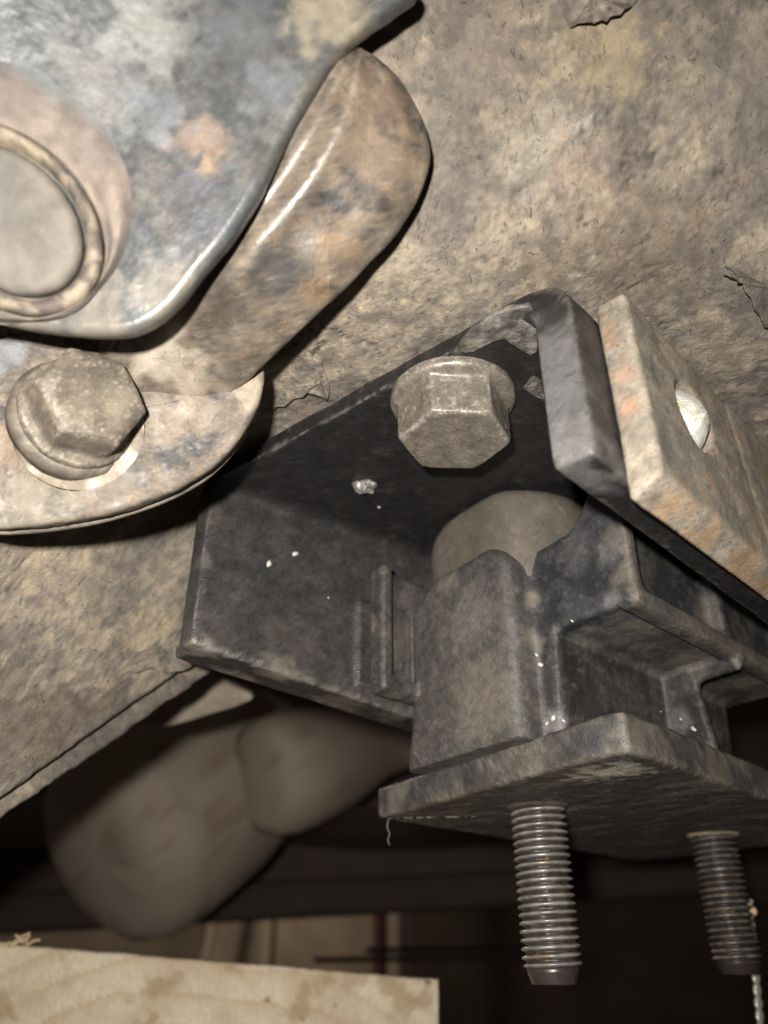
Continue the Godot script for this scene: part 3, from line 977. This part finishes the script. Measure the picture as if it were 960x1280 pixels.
# ---------------------------------------------------------------- rubber mount
func build_mount() -> void:
	var yb := 0.0290
	var yt := 0.0360
	var t := thing("gearbox_mount", "black rubber gearbox mount on a steel plate with two threaded studs", "rubber mount", at(0.06, yb, 0.2))
	var o := []
	for q in [[473, 1023], [520, 1008], [700, 962], [765, 944], [790, 942], [820, 952], [960, 1010]]:
		o.append(on_level(q[0], q[1], yb))
	var far := on_level(800, 1077, yb)
	var left := on_level(473, 1023, yb)
	var near := on_level(785, 938, yb)
	var right := near + (far - left) * 1.02
	o = [left, left.lerp(near, 0.3), left.lerp(near, 0.6), left.lerp(near, 0.94), near.lerp((left + right) * 0.5, 0.018), near.lerp(right, 0.045), near.lerp(right, 0.4), near.lerp(right, 0.7), near.lerp(right, 0.96), right.lerp(far, 0.06), right.lerp(far, 0.5), right.lerp(far, 0.95), far.lerp(left, 0.04), far.lerp(left, 0.5)]
	var m := plate(o, Vector3.DOWN, yt - yb, 0.0011, 520, 90, [near.lerp(left, 0.5).lerp(far.lerp(right, 0.5), 0.3), near.lerp(left, 0.5).lerp(far.lerp(right, 0.5), 0.7)])
	m.orient(EYE)
	m.push(func(p, _n): return 0.001 * (0.30 * nz(81, 0.06, 4).get_noise_3dv(p) + 0.12 * nz(82, 0.6, 3).get_noise_3dv(p)))
	var pd := []
	for d in [[770, 965, 7.0, lin(0.50, 0.46, 0.38), 0.75], [730, 972, 4.0, lin(0.42, 0.38, 0.30), 0.6], [620, 990, 6.0, lin(0.05, 0.042, 0.035), 0.7], [500, 1000, 6.0, lin(0.17, 0.15, 0.12), 0.7], [560, 965, 5.0, lin(0.07, 0.068, 0.068), 0.6], [740, 925, 4.0, lin(0.06, 0.062, 0.068), 0.7], [690, 940, 4.0, lin(0.08, 0.075, 0.07), 0.6], [660, 1000, 5.0, lin(0.045, 0.036, 0.03), 0.8], [900, 975, 9.0, lin(0.15, 0.135, 0.105), 0.7], [800, 925, 5.0, lin(0.15, 0.13, 0.105), 0.7]]:
		pd.append([snap(m, d[0], d[1])[0], d[2], d[3], d[4], 0.9])
	var plate_keep := MB.new()
	plate_keep.v = m.v.duplicate()
	plate_keep.n = m.n
	part("base_plate", m, mats.rubber, t, func(p, n):
		var g := nz(83, 0.07, 5).get_noise_3dv(p)
		var side := lin(0.05, 0.047, 0.044).lerp(lin(0.12, 0.108, 0.09), smoothstep(-0.2, 0.4, g))
		var s := nz(84, 0.12, 5).get_noise_3d(p.x * 0.35 + p.z * 0.35, p.y, (p.z - p.x) * 1.2)
		var under := lin(0.045, 0.038, 0.03).lerp(lin(0.14, 0.12, 0.092), smoothstep(-0.05, 0.55, s))
		var c := side.lerp(under, smoothstep(0.6, 0.9, -n.y))
		return c * (1.0 + 0.6 * nz(85, 1.0, 3).get_noise_3dv(p)), pd, [lin(0.17, 0.15, 0.12), 0.7, 0.05])

	# the rubber body: column, overhanging block with raised rims, foot, and the far arm
	var f := func(p: Vector3) -> float:
		var col := box(p, Vector3(-1.8, 20.0, 25.5), Vector3(24.0, 77.6 - 3.6 * smoothstep(33.0, 24.5, p.z) - 4.5 * smoothstep(49.0, 62.0, p.z), 61.0 + maxf(0.0, 50.0 - p.y) * 0.2), 3.6)
		col = maxf(col, 35.4 - p.y)
		var crest := 75.0 + 10.0 * smoothstep(14.0, 2.0, p.z)
		var over := box(p, Vector3(5.6, 56.0, 1.2), Vector3(84.0, crest, 60.0), 1.2) * 0.8
		over = smax(over, -box(p, Vector3(10.0, 59.6, -6.0), Vector3(46.0, 90.0, 5.0), 2.0), 1.4)
		over = smax(over, -box(p, Vector3(50.0, 59.6, -6.0), Vector3(80.0, 90.0, 5.0), 2.0), 1.4)
		var rim := box(p, Vector3(5.8, 55.0, -0.6), Vector3(9.6, 86.0, 4.0), 1.0)
		rim = smin(rim, box(p, Vector3(5.8, 54.8, -0.8), Vector3(84.0, 58.4, 4.0), 1.0), 0.8)
		over = smin(over, rim, 0.8)
		over = smin(over, box(p, Vector3(46.6, 52.5, 0.0), Vector3(49.2, 58.0, 20.0), 1.1), 1.6)
		var foot := box(p, Vector3(5.5, 33.0, 19.5 + (56.0 - p.y) * 0.08), Vector3(80.0, 58.0, 62.0), 2.0)
		foot = smin(foot, box(p, Vector3(46.8, 33.0, 11.5 - (56.0 - p.y) * 0.1), Vector3(49.2, 58.0, 20.0), 1.1), 1.8)
		var d := smin(smin(col, over, 4.0), foot, 1.8)
		var arm := box(p, Vector3(-13.0, 50.0, 57.0), Vector3(24.0, 80.0, 63.0), 1.2)
		arm = smax(arm, -box(p, Vector3(-9.8, 53.6, 50.0), Vector3(40.0, 90.0, 60.0), 0.8), 0.8)
		return smin(d, arm, 0.4)
	var bm := nets(f, Vector3(-15, 31.5, -4), Vector3(88, 89, 70), 0.68, mount_place)
	bm.orient(EYE)
	bm.push(func(p, _n): return 0.001 * (0.25 * nz(86, 0.07, 4).get_noise_3dv(p) + 0.08 * nz(87, 0.6, 3).get_noise_3dv(p)))
	var bd := []
	for d in [[590, 770, 9.0, lin(0.17, 0.155, 0.142), 0.6], [600, 870, 11.0, lin(0.17, 0.145, 0.115), 0.7], [640, 760, 4.0, lin(0.075, 0.072, 0.066), 0.6], [560, 720, 5.0, lin(0.19, 0.165, 0.132), 0.7], [660, 800, 3.0, lin(0.15, 0.125, 0.095), 0.7],
			[720, 690, 5.0, lin(0.10, 0.095, 0.095), 0.5], [760, 690, 4.0, lin(0.18, 0.172, 0.17), 0.5], [735, 785, 2.0, lin(0.2, 0.19, 0.18), 0.5], [765, 755, 2.5, lin(0.22, 0.21, 0.2), 0.6], [680, 780, 3.0, lin(0.03, 0.028, 0.026), 0.8], [685, 860, 4.0, lin(0.03, 0.027, 0.024), 0.8], [740, 880, 6.0, lin(0.035, 0.032, 0.03), 0.8], [665, 750, 2.0, lin(0.16, 0.135, 0.105), 0.8],
			[775, 720, 3.0, lin(0.15, 0.13, 0.105), 0.8], [765, 670, 3.0, lin(0.14, 0.125, 0.105), 0.7], [800, 780, 4.0, lin(0.16, 0.138, 0.105), 0.8], [860, 825, 5.0, lin(0.17, 0.145, 0.108), 0.8], [930, 855, 6.0, lin(0.16, 0.138, 0.1), 0.8], [830, 770, 5.0, lin(0.07, 0.065, 0.06), 0.6], [880, 770, 5.0, lin(0.13, 0.11, 0.085), 0.6],
			[695, 900, 3.0, lin(0.3, 0.29, 0.275), 0.45], [850, 900, 3.0, lin(0.13, 0.125, 0.12), 0.6], [500, 800, 4.0, lin(0.10, 0.085, 0.068), 0.6], [465, 780, 2.5, lin(0.15, 0.13, 0.10), 0.8], [490, 870, 3.0, lin(0.16, 0.14, 0.115), 0.8]]:
		bd.append([snap(bm, d[0], d[1])[0], d[2], d[3], d[4], 0.55])
	var keep := MB.new()
	keep.v = bm.v.duplicate()
	keep.n = bm.n
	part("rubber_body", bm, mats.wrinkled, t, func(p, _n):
		var g := smoothstep(-0.3, 0.35, nz(88, 0.09, 6).get_noise_3dv(p))
		var dx: float = p.x - 40.5
		var df: float = -p.z - 123.0
		var y: float = p.y - 500.0
		var s: float = (0.835 * dx + 0.55 * df) / 0.9829 + 0.8 * nz(87, 0.3, 3).get_noise_3dv(p)
		var q: float = (0.72 * df - 0.694 * dx) / 0.9829 + 0.8 * nz(86, 0.3, 3).get_noise_3dv(p)
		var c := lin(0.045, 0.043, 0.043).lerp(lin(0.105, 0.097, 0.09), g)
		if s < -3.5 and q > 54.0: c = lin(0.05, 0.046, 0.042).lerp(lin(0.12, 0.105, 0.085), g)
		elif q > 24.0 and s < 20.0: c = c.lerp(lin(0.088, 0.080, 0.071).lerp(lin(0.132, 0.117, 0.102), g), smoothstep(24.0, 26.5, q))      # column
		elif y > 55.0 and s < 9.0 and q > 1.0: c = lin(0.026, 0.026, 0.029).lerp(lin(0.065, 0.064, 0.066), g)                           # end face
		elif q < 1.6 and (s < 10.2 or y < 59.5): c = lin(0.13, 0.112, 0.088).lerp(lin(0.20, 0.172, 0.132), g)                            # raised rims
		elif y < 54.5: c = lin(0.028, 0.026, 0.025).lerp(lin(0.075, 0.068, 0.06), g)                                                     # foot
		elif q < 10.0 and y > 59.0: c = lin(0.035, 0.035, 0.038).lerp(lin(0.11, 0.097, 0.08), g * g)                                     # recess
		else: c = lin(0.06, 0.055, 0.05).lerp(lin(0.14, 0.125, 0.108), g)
		var chalk := smoothstep(0.12, 0.5, nz(89, 0.3, 6).get_noise_3dv(p))
		c = c.lerp(lin(0.22, 0.21, 0.205), 0.35 * chalk)
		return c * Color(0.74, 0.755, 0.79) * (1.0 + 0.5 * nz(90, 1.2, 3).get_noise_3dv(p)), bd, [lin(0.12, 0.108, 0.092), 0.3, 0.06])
	for s in [[677, 832, 0.8, 1.8], [716, 775, 0.4, 1.6], [868, 912, 0.7, 2.0], [852, 898, 0.4, 1.5], [690, 898, 0.8, 1.4], [704, 903, 0.4, 1.6], [683, 905, 0.5, 1.5], [908, 944, 0.5, 1.5], [670, 818, 0.5, 1.5], [826, 888, 0.35, 1.2], [950, 958, 0.45, 1.5]]:
		speck(keep, s[0], s[1], s[2] * 0.6, t, lin(0.36, 0.35, 0.335), "plain", "white_fleck", s[3])

	# round snubber on top
	var sc := at(0.0312, 0.0, 0.166)
	var sn := nets(func(p: Vector3) -> float:
		var r := sqrt(p.x * p.x + p.z * p.z)
		var ahead := (0.835 * (sc.x * 1000.0 + p.x - 40.5) + 0.55 * (43.0 + p.z)) / 0.9829      # its front is moulded against the column
		return smax(smax(smax(r - 20.4 + pow((p.y - 82.0) / 14.0, 2.0) * 0.8, p.y - 92.6, 7.0), 68.0 - p.y, 1.0), 0.8 - ahead, 3.0), Vector3(-23, 66, -23), Vector3(23, 95, 23), 0.7, func(p): return sc + Vector3(p.x, p.y, -p.z) * 0.001)
	sn.orient(EYE)
	sn.push(func(p, _n): return 0.00025 * nz(92, 0.06, 3).get_noise_3dv(p))
	part("snubber", sn, mats.snubber, t, func(p, _n):
		var c := lin(0.095, 0.082, 0.066).lerp(lin(0.118, 0.101, 0.08), smoothstep(-0.4, 0.4, nz(93, 0.05, 4).get_noise_3dv(p)))
		c = c.lerp(lin(0.20, 0.17, 0.13), 0.4 * smoothstep(0.2, 0.5, nz(94, 0.15, 5).get_noise_3dv(p)))
		return c * (1.0 + 0.2 * nz(90, 1.2, 3).get_noise_3dv(p)))

	# the studs
	for s in [[0.0338, 0.1800, 0.0335, 0.00600, 0], [0.0889, 0.2250, 0.0325, 0.00600, 1]]:
		var c := at(s[0], yb, s[1])
		var length: float = s[2]
		var dk0: float = s[4]
		var pitch := 0.00152
		var steps := int(length / pitch * 9.0)
		var list := []
		for j in steps + 1:
			var z := length * j / steps
			var ring := PackedVector3Array()
			for k in 44:
				var th := TAU * k / 44.0
				var ph := fposmod(z / pitch - th / TAU, 1.0)
				var tri := absf(ph * 2.0 - 1.0)
				var prof := smoothstep(0.10, 0.92, tri)
				var fade := smoothstep(length - 0.0022, length - 0.0036, z)
				var r: float = s[3] - 0.00125 * prof * fade * (0.82 + 0.35 * nz(98, 0.35, 3).get_noise_3d(cos(th) * 6.0, z * 1000.0, sin(th) * 6.0 + dk0 * 50.0))
				r -= (1.0 - fade) * 0.0009 + 0.0008 * clampf((z - (length - 0.0022)) / 0.0022, 0.0, 1.0)
				ring.append(c + Vector3(cos(th) * r, -z, sin(th) * r))
			list.append(ring)
		var sm := rings(list)
		sm.orient(EYE)
		var dk: int = s[4]
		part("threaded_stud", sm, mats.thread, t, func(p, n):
			var g := nz(95, 0.25, 4).get_noise_3dv(p)
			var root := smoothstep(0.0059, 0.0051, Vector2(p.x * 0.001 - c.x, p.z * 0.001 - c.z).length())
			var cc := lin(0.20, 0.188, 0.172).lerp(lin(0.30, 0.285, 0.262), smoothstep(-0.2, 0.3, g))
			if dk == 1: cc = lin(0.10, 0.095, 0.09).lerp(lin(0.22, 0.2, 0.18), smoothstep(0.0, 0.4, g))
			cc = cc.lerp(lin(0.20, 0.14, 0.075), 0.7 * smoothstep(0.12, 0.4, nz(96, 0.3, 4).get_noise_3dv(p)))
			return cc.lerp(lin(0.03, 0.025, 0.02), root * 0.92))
		# dust collar round the stud
		var cm := lathe([Vector2(0.0058, 0.0006), Vector2(0.0064, 0.0005), Vector2(0.0069, 0.0), Vector2(0.0070, -0.0008)], 40, c, Vector3.DOWN, Vector3.RIGHT)
		cm.orient(EYE)
		cm.push(func(p, _n): return 0.0006 * nz(97, 0.4, 3).get_noise_3dv(p))
		part("dust_collar", cm, mats.grime, t, func(_p, _n): return lin(0.21, 0.17, 0.11) if dk == 1 else lin(0.045, 0.038, 0.03))
	# a thread of lint
	var lint := []
	for q in [[486, 1022, 0.192], [484, 1034, 0.191], [487, 1042, 0.191], [485, 1050, 0.191], [487, 1056, 0.191]]: lint.append(pt(q[0], q[1], q[2]))
	var lm := tube(even(curve(lint, 6, false), 30, false), 0.00008, 6)
	lm.orient(EYE)
	part("lint", lm, mats.plain, t, func(_p, _n): return lin(0.25, 0.23, 0.2))

# ---------------------------------------------------------------- rusty bracket
func build_rusty() -> void:
	var t := thing("rusty_bracket", "thick rusty tan steel plate with a round hole beside the black channel", "bracket", channel_place(Vector3(94, 58, 40)))
	var f := func(p: Vector3) -> float:
		var d := box(p, Vector3(93.7, 56.6 + (p.x - 93.7) * 0.5, 8.0), Vector3(99.2, 94.8, 110.0), 0.8)
		d = smin(d, box(p, Vector3(94.2, 59.9, 48.0 + (96.0 - p.y) * 0.12), Vector3(99.55, 94.9, 110.0), 0.5), 0.5)
		var h := Vector2(p.y - 80.3, p.z - 28.5).length()
		return smax(d, 6.6 - h if p.x > 95.4 else -9.0, 0.9)
	var m := nets(f, Vector3(92, 54, 5), Vector3(102, 103, 112), 0.6, channel_place)
	m.orient(EYE)
	m.push(func(p, _n): return 0.001 * (0.2 * nz(101, 0.07, 4).get_noise_3dv(p) + 0.06 * nz(102, 0.5, 3).get_noise_3dv(p)))
	var dabs := []
	for d in [[830, 640, 4.0, lin(0.42, 0.27, 0.15), 0.75], [870, 680, 5.0, lin(0.38, 0.25, 0.14), 0.7], [920, 715, 6.0, lin(0.32, 0.2, 0.11), 0.75], [955, 735, 5.0, lin(0.25, 0.15, 0.08), 0.7], [778, 470, 2.2, lin(0.42, 0.24, 0.17), 0.7], [795, 510, 2.0, lin(0.42, 0.24, 0.16), 0.7], [752, 470, 1.6, lin(0.42, 0.25, 0.18), 0.6],
			[815, 460, 3.0, lin(0.12, 0.11, 0.09), 0.8], [830, 560, 3.5, lin(0.16, 0.15, 0.13), 0.75], [870, 560, 4.0, lin(0.26, 0.23, 0.19), 0.5], [890, 480, 5.0, lin(0.24, 0.19, 0.13), 0.7], [945, 640, 6.0, lin(0.25, 0.19, 0.115), 0.7], [955, 590, 6.0, lin(0.24, 0.185, 0.115), 0.8], [880, 620, 4.0, lin(0.42, 0.33, 0.22), 0.5]]:
		dabs.append([snap(m, d[0], d[1])[0], d[2], d[3], d[4], 1.0])
	part("bracket_plate", m, mats.rust, t, func(p, _n):
		var c := lin(0.235, 0.205, 0.165).lerp(lin(0.33, 0.285, 0.225), smoothstep(-0.25, 0.3, nz(103, 0.1, 4).get_noise_3dv(p)))
		c = c.lerp(lin(0.15, 0.12, 0.085), 0.7 * smoothstep(0.15, 0.45, nz(104, 0.22, 5).get_noise_3dv(p)))
		c = c.lerp(lin(0.40, 0.24, 0.15), 0.5 * smoothstep(0.2, 0.5, nz(105, 0.18, 3).get_noise_3dv(p)))
		return c * (1.0 + 0.4 * nz(106, 1.2, 3).get_noise_3dv(p)), dabs, [lin(0.36, 0.305, 0.235), 0.5, 0.06])
	# the bright pin end in the hole
	var c := channel_place(Vector3(97.2, 80.3, 28.5))
	var ax := (channel_place(Vector3(100, 82, 31.5)) - channel_place(Vector3(90, 82, 31.5))).normalized()
	var pm := lathe([Vector2(0.0, 0.0038), Vector2(0.0018, 0.0035), Vector2(0.0034, 0.0026), Vector2(0.0048, 0.0014), Vector2(0.0058, 0.0002), Vector2(0.0061, -0.001)], 48, c, ax, Vector3.UP)
	pm.orient(EYE)
	pm.push(func(p, _n): return 0.0003 * nz(107, 0.4, 3).get_noise_3dv(p))
	part("pin_end", pm, mats.bright, t, func(p, _n): return lin(0.93, 0.92, 0.86).lerp(lin(0.6, 0.56, 0.38), smoothstep(0.1, 0.4, nz(108, 0.3, 3).get_noise_3dv(p))))

# ---------------------------------------------------------------- what lies behind and below
func brick(corners: Array, back: Vector3, r: float, nu := 60, nvv := 24) -> MB:   # a block from four front corners (top left, top right, bottom right, bottom left) and its depth
	var x: Vector3 = corners[1] - corners[0]
	var y: Vector3 = corners[3] - corners[0]
	var n := x.cross(y).normalized()
	if n.dot(back) > 0.0: n = -n
	var o := []
	for k in nu: o.append(corners[0].lerp(corners[1], float(k) / nu))
	for k in nvv: o.append(corners[1].lerp(corners[2], float(k) / nvv))
	for k in nu: o.append(corners[2].lerp(corners[3], float(k) / nu))
	for k in nvv: o.append(corners[3].lerp(corners[0], float(k) / nvv))
	var mid: Vector3 = (corners[0] + corners[3]) * 0.5
	var mid2: Vector3 = (corners[1] + corners[2]) * 0.5
	var m := plate(o, n, back.length(), r, (nu + nvv) * 2, 30, [mid.lerp(mid2, 0.25), mid.lerp(mid2, 0.75)])
	m.orient(EYE)
	return m

func build_background() -> void:
	# silencer
	var a := pt(166, 1042, 0.50)
	var b := pt(320, 935, 0.60)
	var ax := (b - a).normalized()
	var t := thing("silencer", "large dull grey-brown exhaust silencer with a pipe, below the casing in the dim background", "silencer", a)
	var L := a.distance_to(b)
	var prof := []
	for p in [[0.0, -0.032], [0.030, -0.031], [0.050, -0.028], [0.060, -0.021], [0.0655, -0.010], [0.0680, -0.003], [0.0665, 0.001], [0.0690, 0.006], [0.070, 0.03], [0.070, 0.06], [0.066, 0.09], [0.056, 0.115], [0.042, 0.135], [0.034, 0.145], [0.030, 0.150]]:
		prof.append(Vector2(p[0], p[1] * 1.0))
	var sm := lathe(prof, 90, a, ax, Vector3.UP)
	sm.orient(EYE)
	var sooty := func(p: Vector3, _n: Vector3) -> Color:
		var c := lin(0.34, 0.278, 0.215).lerp(lin(0.375, 0.308, 0.24), smoothstep(-0.3, 0.3, nz(111, 0.02, 4).get_noise_3dv(p)))
		c = c.lerp(lin(0.17, 0.105, 0.075), 0.6 * smoothstep(0.05, 0.02, absf((p * 0.001 - a).dot(ax) - 0.105) + 0.02 * nz(118, 0.03, 3).get_noise_3dv(p)))
		return c.lerp(lin(0.18, 0.115, 0.08), 0.5 * smoothstep(0.15, 0.45, nz(112, 0.035, 4).get_noise_3dv(p)))
	part("silencer_body", sm, mats.far_steel, t, sooty)
	var p2 := pt(352, 966, 0.50)
	var q2 := pt(500, 925, 0.58)
	var ax2 := (q2 - p2).normalized()
	var pp := []
	for p in [[0.0, -0.022], [0.026, -0.021], [0.035, -0.015], [0.038, 0.0], [0.0375, 0.02], [0.034, 0.045], [0.028, 0.068], [0.023, 0.085], [0.021, 0.11], [0.021, 0.20]]: pp.append(Vector2(p[0], p[1]))
	var pm := lathe(pp, 60, p2, ax2, Vector3.UP)
	pm.orient(EYE)
	part("outlet_pipe", pm, mats.far_steel, t, sooty)

	# tab behind the casing's edge
	var o := []
	for q in [[232, 838], [312, 868], [300, 882], [262, 894], [215, 908], [188, 908], [168, 898], [180, 880]]: o.append(pt(q[0], q[1], 0.265))
	var tb := thing("steel_tab", "small flat steel tab with a rounded end, just below the corner of the black channel", "tab", pt(240, 880, 0.265))
	var tm := plate(curve(o, 4), cam_dir(0.0, -0.1, 1.0), 0.004, 0.001, 160, 24, [pt(220, 880, 0.265), pt(270, 875, 0.265)])
	tm.orient(EYE)
	part("tab_plate", tm, mats.far_steel, tb, func(p, _n): return lin(0.24, 0.2, 0.155) * (1.0 + 0.5 * nz(113, 0.12, 4).get_noise_3dv(p)))

	# floor pan and cross beam
	var fp := thing("floor_pan", "dim brown sheet metal floor of the vehicle behind the mount", "floor pan", at(0.1, 0.08, 0.9))
	var fm := grid(40, 40, func(x, y): return at(lerpf(-1.2, 1.6, x), 0.105 + 0.006 * sin(x * 40.0), lerpf(0.62, 1.35, y)))
	fm.orient(EYE)
	part("pan_sheet", fm, mats.far_steel, fp, func(p, _n): return lin(0.15, 0.11, 0.085))
	var up := thing("inner_panel", "dark vertical panel of the vehicle above the cross beam", "panel", pt(500, 1060, 0.78))
	var im := brick([upright(-300, 700, 0.90), upright(1300, 700, 0.90), upright(1300, 1120, 0.90), upright(-300, 1130, 0.90)], Vector3(0, 0, -0.02), 0.003)
	part("panel_sheet", im, mats.far_steel, up, func(p, _n): return lin(0.12, 0.088, 0.068) * (1.0 + 0.3 * nz(114, 0.02, 3).get_noise_3dv(p)))
	var bt := thing("cross_beam", "dark horizontal steel beam below the silencer, above the pale workshop wall", "beam", pt(450, 1125, 0.7))
	var bm := brick([upright(-300, 1128, 0.80), upright(1300, 1058, 0.80), upright(1300, 1095, 0.80), upright(-300, 1182, 0.80)], Vector3(0, 0, -0.05), 0.006)
	part("beam_box", bm, mats.far_steel, bt, func(p, _n): return lin(0.075, 0.056, 0.044) * (1.0 + 0.3 * nz(115, 0.03, 3).get_noise_3dv(p)))

	# workshop wall
	var w := thing("workshop_wall", "pale brown panelled workshop wall glimpsed far behind under the beam", "wall", at(-0.3, -0.5, 1.9))
	var x0 := -0.62
	var edges := [-1.6, -0.385, -0.247, -0.01, 0.035]
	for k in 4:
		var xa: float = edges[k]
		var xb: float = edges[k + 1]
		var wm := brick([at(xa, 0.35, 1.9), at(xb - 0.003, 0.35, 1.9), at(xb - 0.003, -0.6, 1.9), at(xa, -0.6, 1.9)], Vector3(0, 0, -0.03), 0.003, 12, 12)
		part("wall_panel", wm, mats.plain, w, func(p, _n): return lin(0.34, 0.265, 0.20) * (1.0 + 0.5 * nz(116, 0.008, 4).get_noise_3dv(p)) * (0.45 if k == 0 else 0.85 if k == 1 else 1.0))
	for q in [[-0.262, -0.240, 1.885, 0.0], [-0.385, -0.368, 1.80, 0.06]]:
		var bd := brick([at(q[0] + q[3], 0.35, q[2]), at(q[1] + q[3], 0.35, q[2]), at(q[1] - q[3], -0.6, q[2]), at(q[0] - q[3], -0.6, q[2])], Vector3(0, 0, -0.012), 0.003, 6, 12)
		part("batten", bd, mats.plain, w, func(_p, _n): return lin(0.42, 0.33, 0.245))
	var rp := thing("red_post", "dark red post standing before the workshop wall", "post", at(-0.005, -0.6, 1.7))
	var rm := lathe([Vector2(0.014, 0.0), Vector2(0.014, 1.0)], 20, at(-0.008, -0.6, 1.7), Vector3.UP, Vector3.RIGHT)
	rm.orient(EYE)
	part("post_tube", rm, mats.plain, rp, func(_p, _n): return lin(0.09, 0.03, 0.024))
	for s in [[390, 1196, 660, 1204, 1.35, "long dark rail lying low before the workshop wall"], [455, 1184, 700, 1192, 1.30, "short dark rail stacked on the long rail before the workshop wall"]]:
		var rl := thing("dark_rail", s[5], "rail", pt(s[0], s[3], s[4]), "rails before the wall")
		var r2 := brick([upright(s[0], s[1], s[4]), upright(s[2], s[1] - 4, s[4]), upright(s[2], s[3] - 4, s[4]), upright(s[0], s[3], s[4])], Vector3(0, 0, -0.05), 0.002, 20, 6)
		part("rail_bar", r2, mats.far_steel, rl, func(_p, _n): return lin(0.035, 0.026, 0.022))
	var dk := thing("dark_cabinet", "dark cabinet side at the lower right, in shadow behind the studs", "cabinet", at(0.6, -0.6, 1.5))
	var dm := brick([upright(507, 1080, 1.86), upright(1300, 1080, 1.86), upright(1300, 1700, 1.86), upright(507, 1700, 1.86)], Vector3(0, 0, -0.3), 0.01, 30, 20)
	part("cabinet_side", dm, mats.plain, dk, func(p, _n): return lin(0.05, 0.035, 0.026) * (1.0 + 0.3 * nz(117, 0.01, 3).get_noise_3dv(p)))

	# wooden block
	var wt := thing("wooden_block", "pale sawn wooden block with dark stains along the bottom left edge", "wooden block", pt(250, 1400, 0.235))
	var wm2 := brick([upright(-140, 1168, 0.262), upright(549, 1224, 0.270), upright(553, 1500, 0.270), upright(-140, 1500, 0.262)], Vector3(0, 0, -0.07), 0.0012, 300, 110)
	wm2.push(func(p, _n): return 0.001 * (0.35 * nz(121, 0.08, 4).get_noise_3dv(p) + 0.2 * nz(122, 0.5, 3).get_noise_3dv(p)))
	part("block", wm2, mats.wood, wt, func(p, _n):
		var q := Vector2(p.x + 60.0, (p.y - 500.0) + 118.0)
		var r := q.length() + 5.0 * nz(123, 0.015, 3).get_noise_3dv(p)
		var ringw := pow(fposmod(r / 8.5, 1.0), 5.0)
		var c := lin(0.40, 0.325, 0.22).lerp(lin(0.47, 0.40, 0.29), smoothstep(-0.3, 0.3, nz(124, 0.05, 4).get_noise_3dv(p)))
		c *= 1.0 + 0.25 * nz(127, 0.9, 4).get_noise_3dv(p)
		c = c.lerp(lin(0.33, 0.235, 0.13), ringw * 0.7)
		c = c.lerp(lin(0.24, 0.155, 0.07), 0.6 * smoothstep(0.15, 0.4, nz(125, 0.05, 4).get_noise_3dv(p)))
		c = c.lerp(lin(0.10, 0.06, 0.03), 0.8 * smoothstep(0.55, 0.7, nz(126, 0.12, 3).get_noise_3dv(p)))
		return c)
	var rng := RandomNumberGenerator.new()
	rng.seed = 7
	for k in 9:
		var u := rng.randf_range(-5, 40)
		var s0 := upright(u, 1181 + rng.randf_range(-2, 4), 0.2625)
		var s1 := s0 + cam_dir(rng.randf_range(-1, 1), rng.randf_range(0.0, 0.5), -0.2) * rng.randf_range(0.002, 0.006)
		var spm := tube(even([s0, s0.lerp(s1, 0.5) + Vector3(0, 0.0005, 0), s1], 8, false), 0.00035, 6)
		spm.orient(EYE)
		part("splinter", spm, mats.wood, wt, func(_p, _n): return lin(0.45, 0.33, 0.2))

	# cable at the right edge
	var ct := thing("wire_cable", "thin shiny twisted wire cable hanging beside the right stud", "cable", pt(950, 1290, 0.215))
	for s in 2:
		var path := []
		for k in 80:
			var q := k / 79.0
			var ph := q * 40.0 + s * PI
			path.append(pt(lerpf(936, 955, q) + 2.6 * cos(ph), lerpf(1125, 1330, q), 0.216 + 0.0006 * sin(ph)))
		var cm := tube(PackedVector3Array(path), 0.0006, 8)
		cm.orient(EYE)
		part("strand", cm, mats.thread, ct, func(_p, _n): return lin(0.42, 0.38, 0.34))
	var bead := lathe([Vector2(0.0, -0.0012), Vector2(0.0009, -0.0008), Vector2(0.0012, 0.0), Vector2(0.0009, 0.0008), Vector2(0.0, 0.0012)], 16, pt(941, 1139, 0.213), Vector3.UP, Vector3.RIGHT)
	bead.orient(EYE)
	part("clay_bead", bead, mats.grime, ct, func(_p, _n): return lin(0.5, 0.38, 0.25))
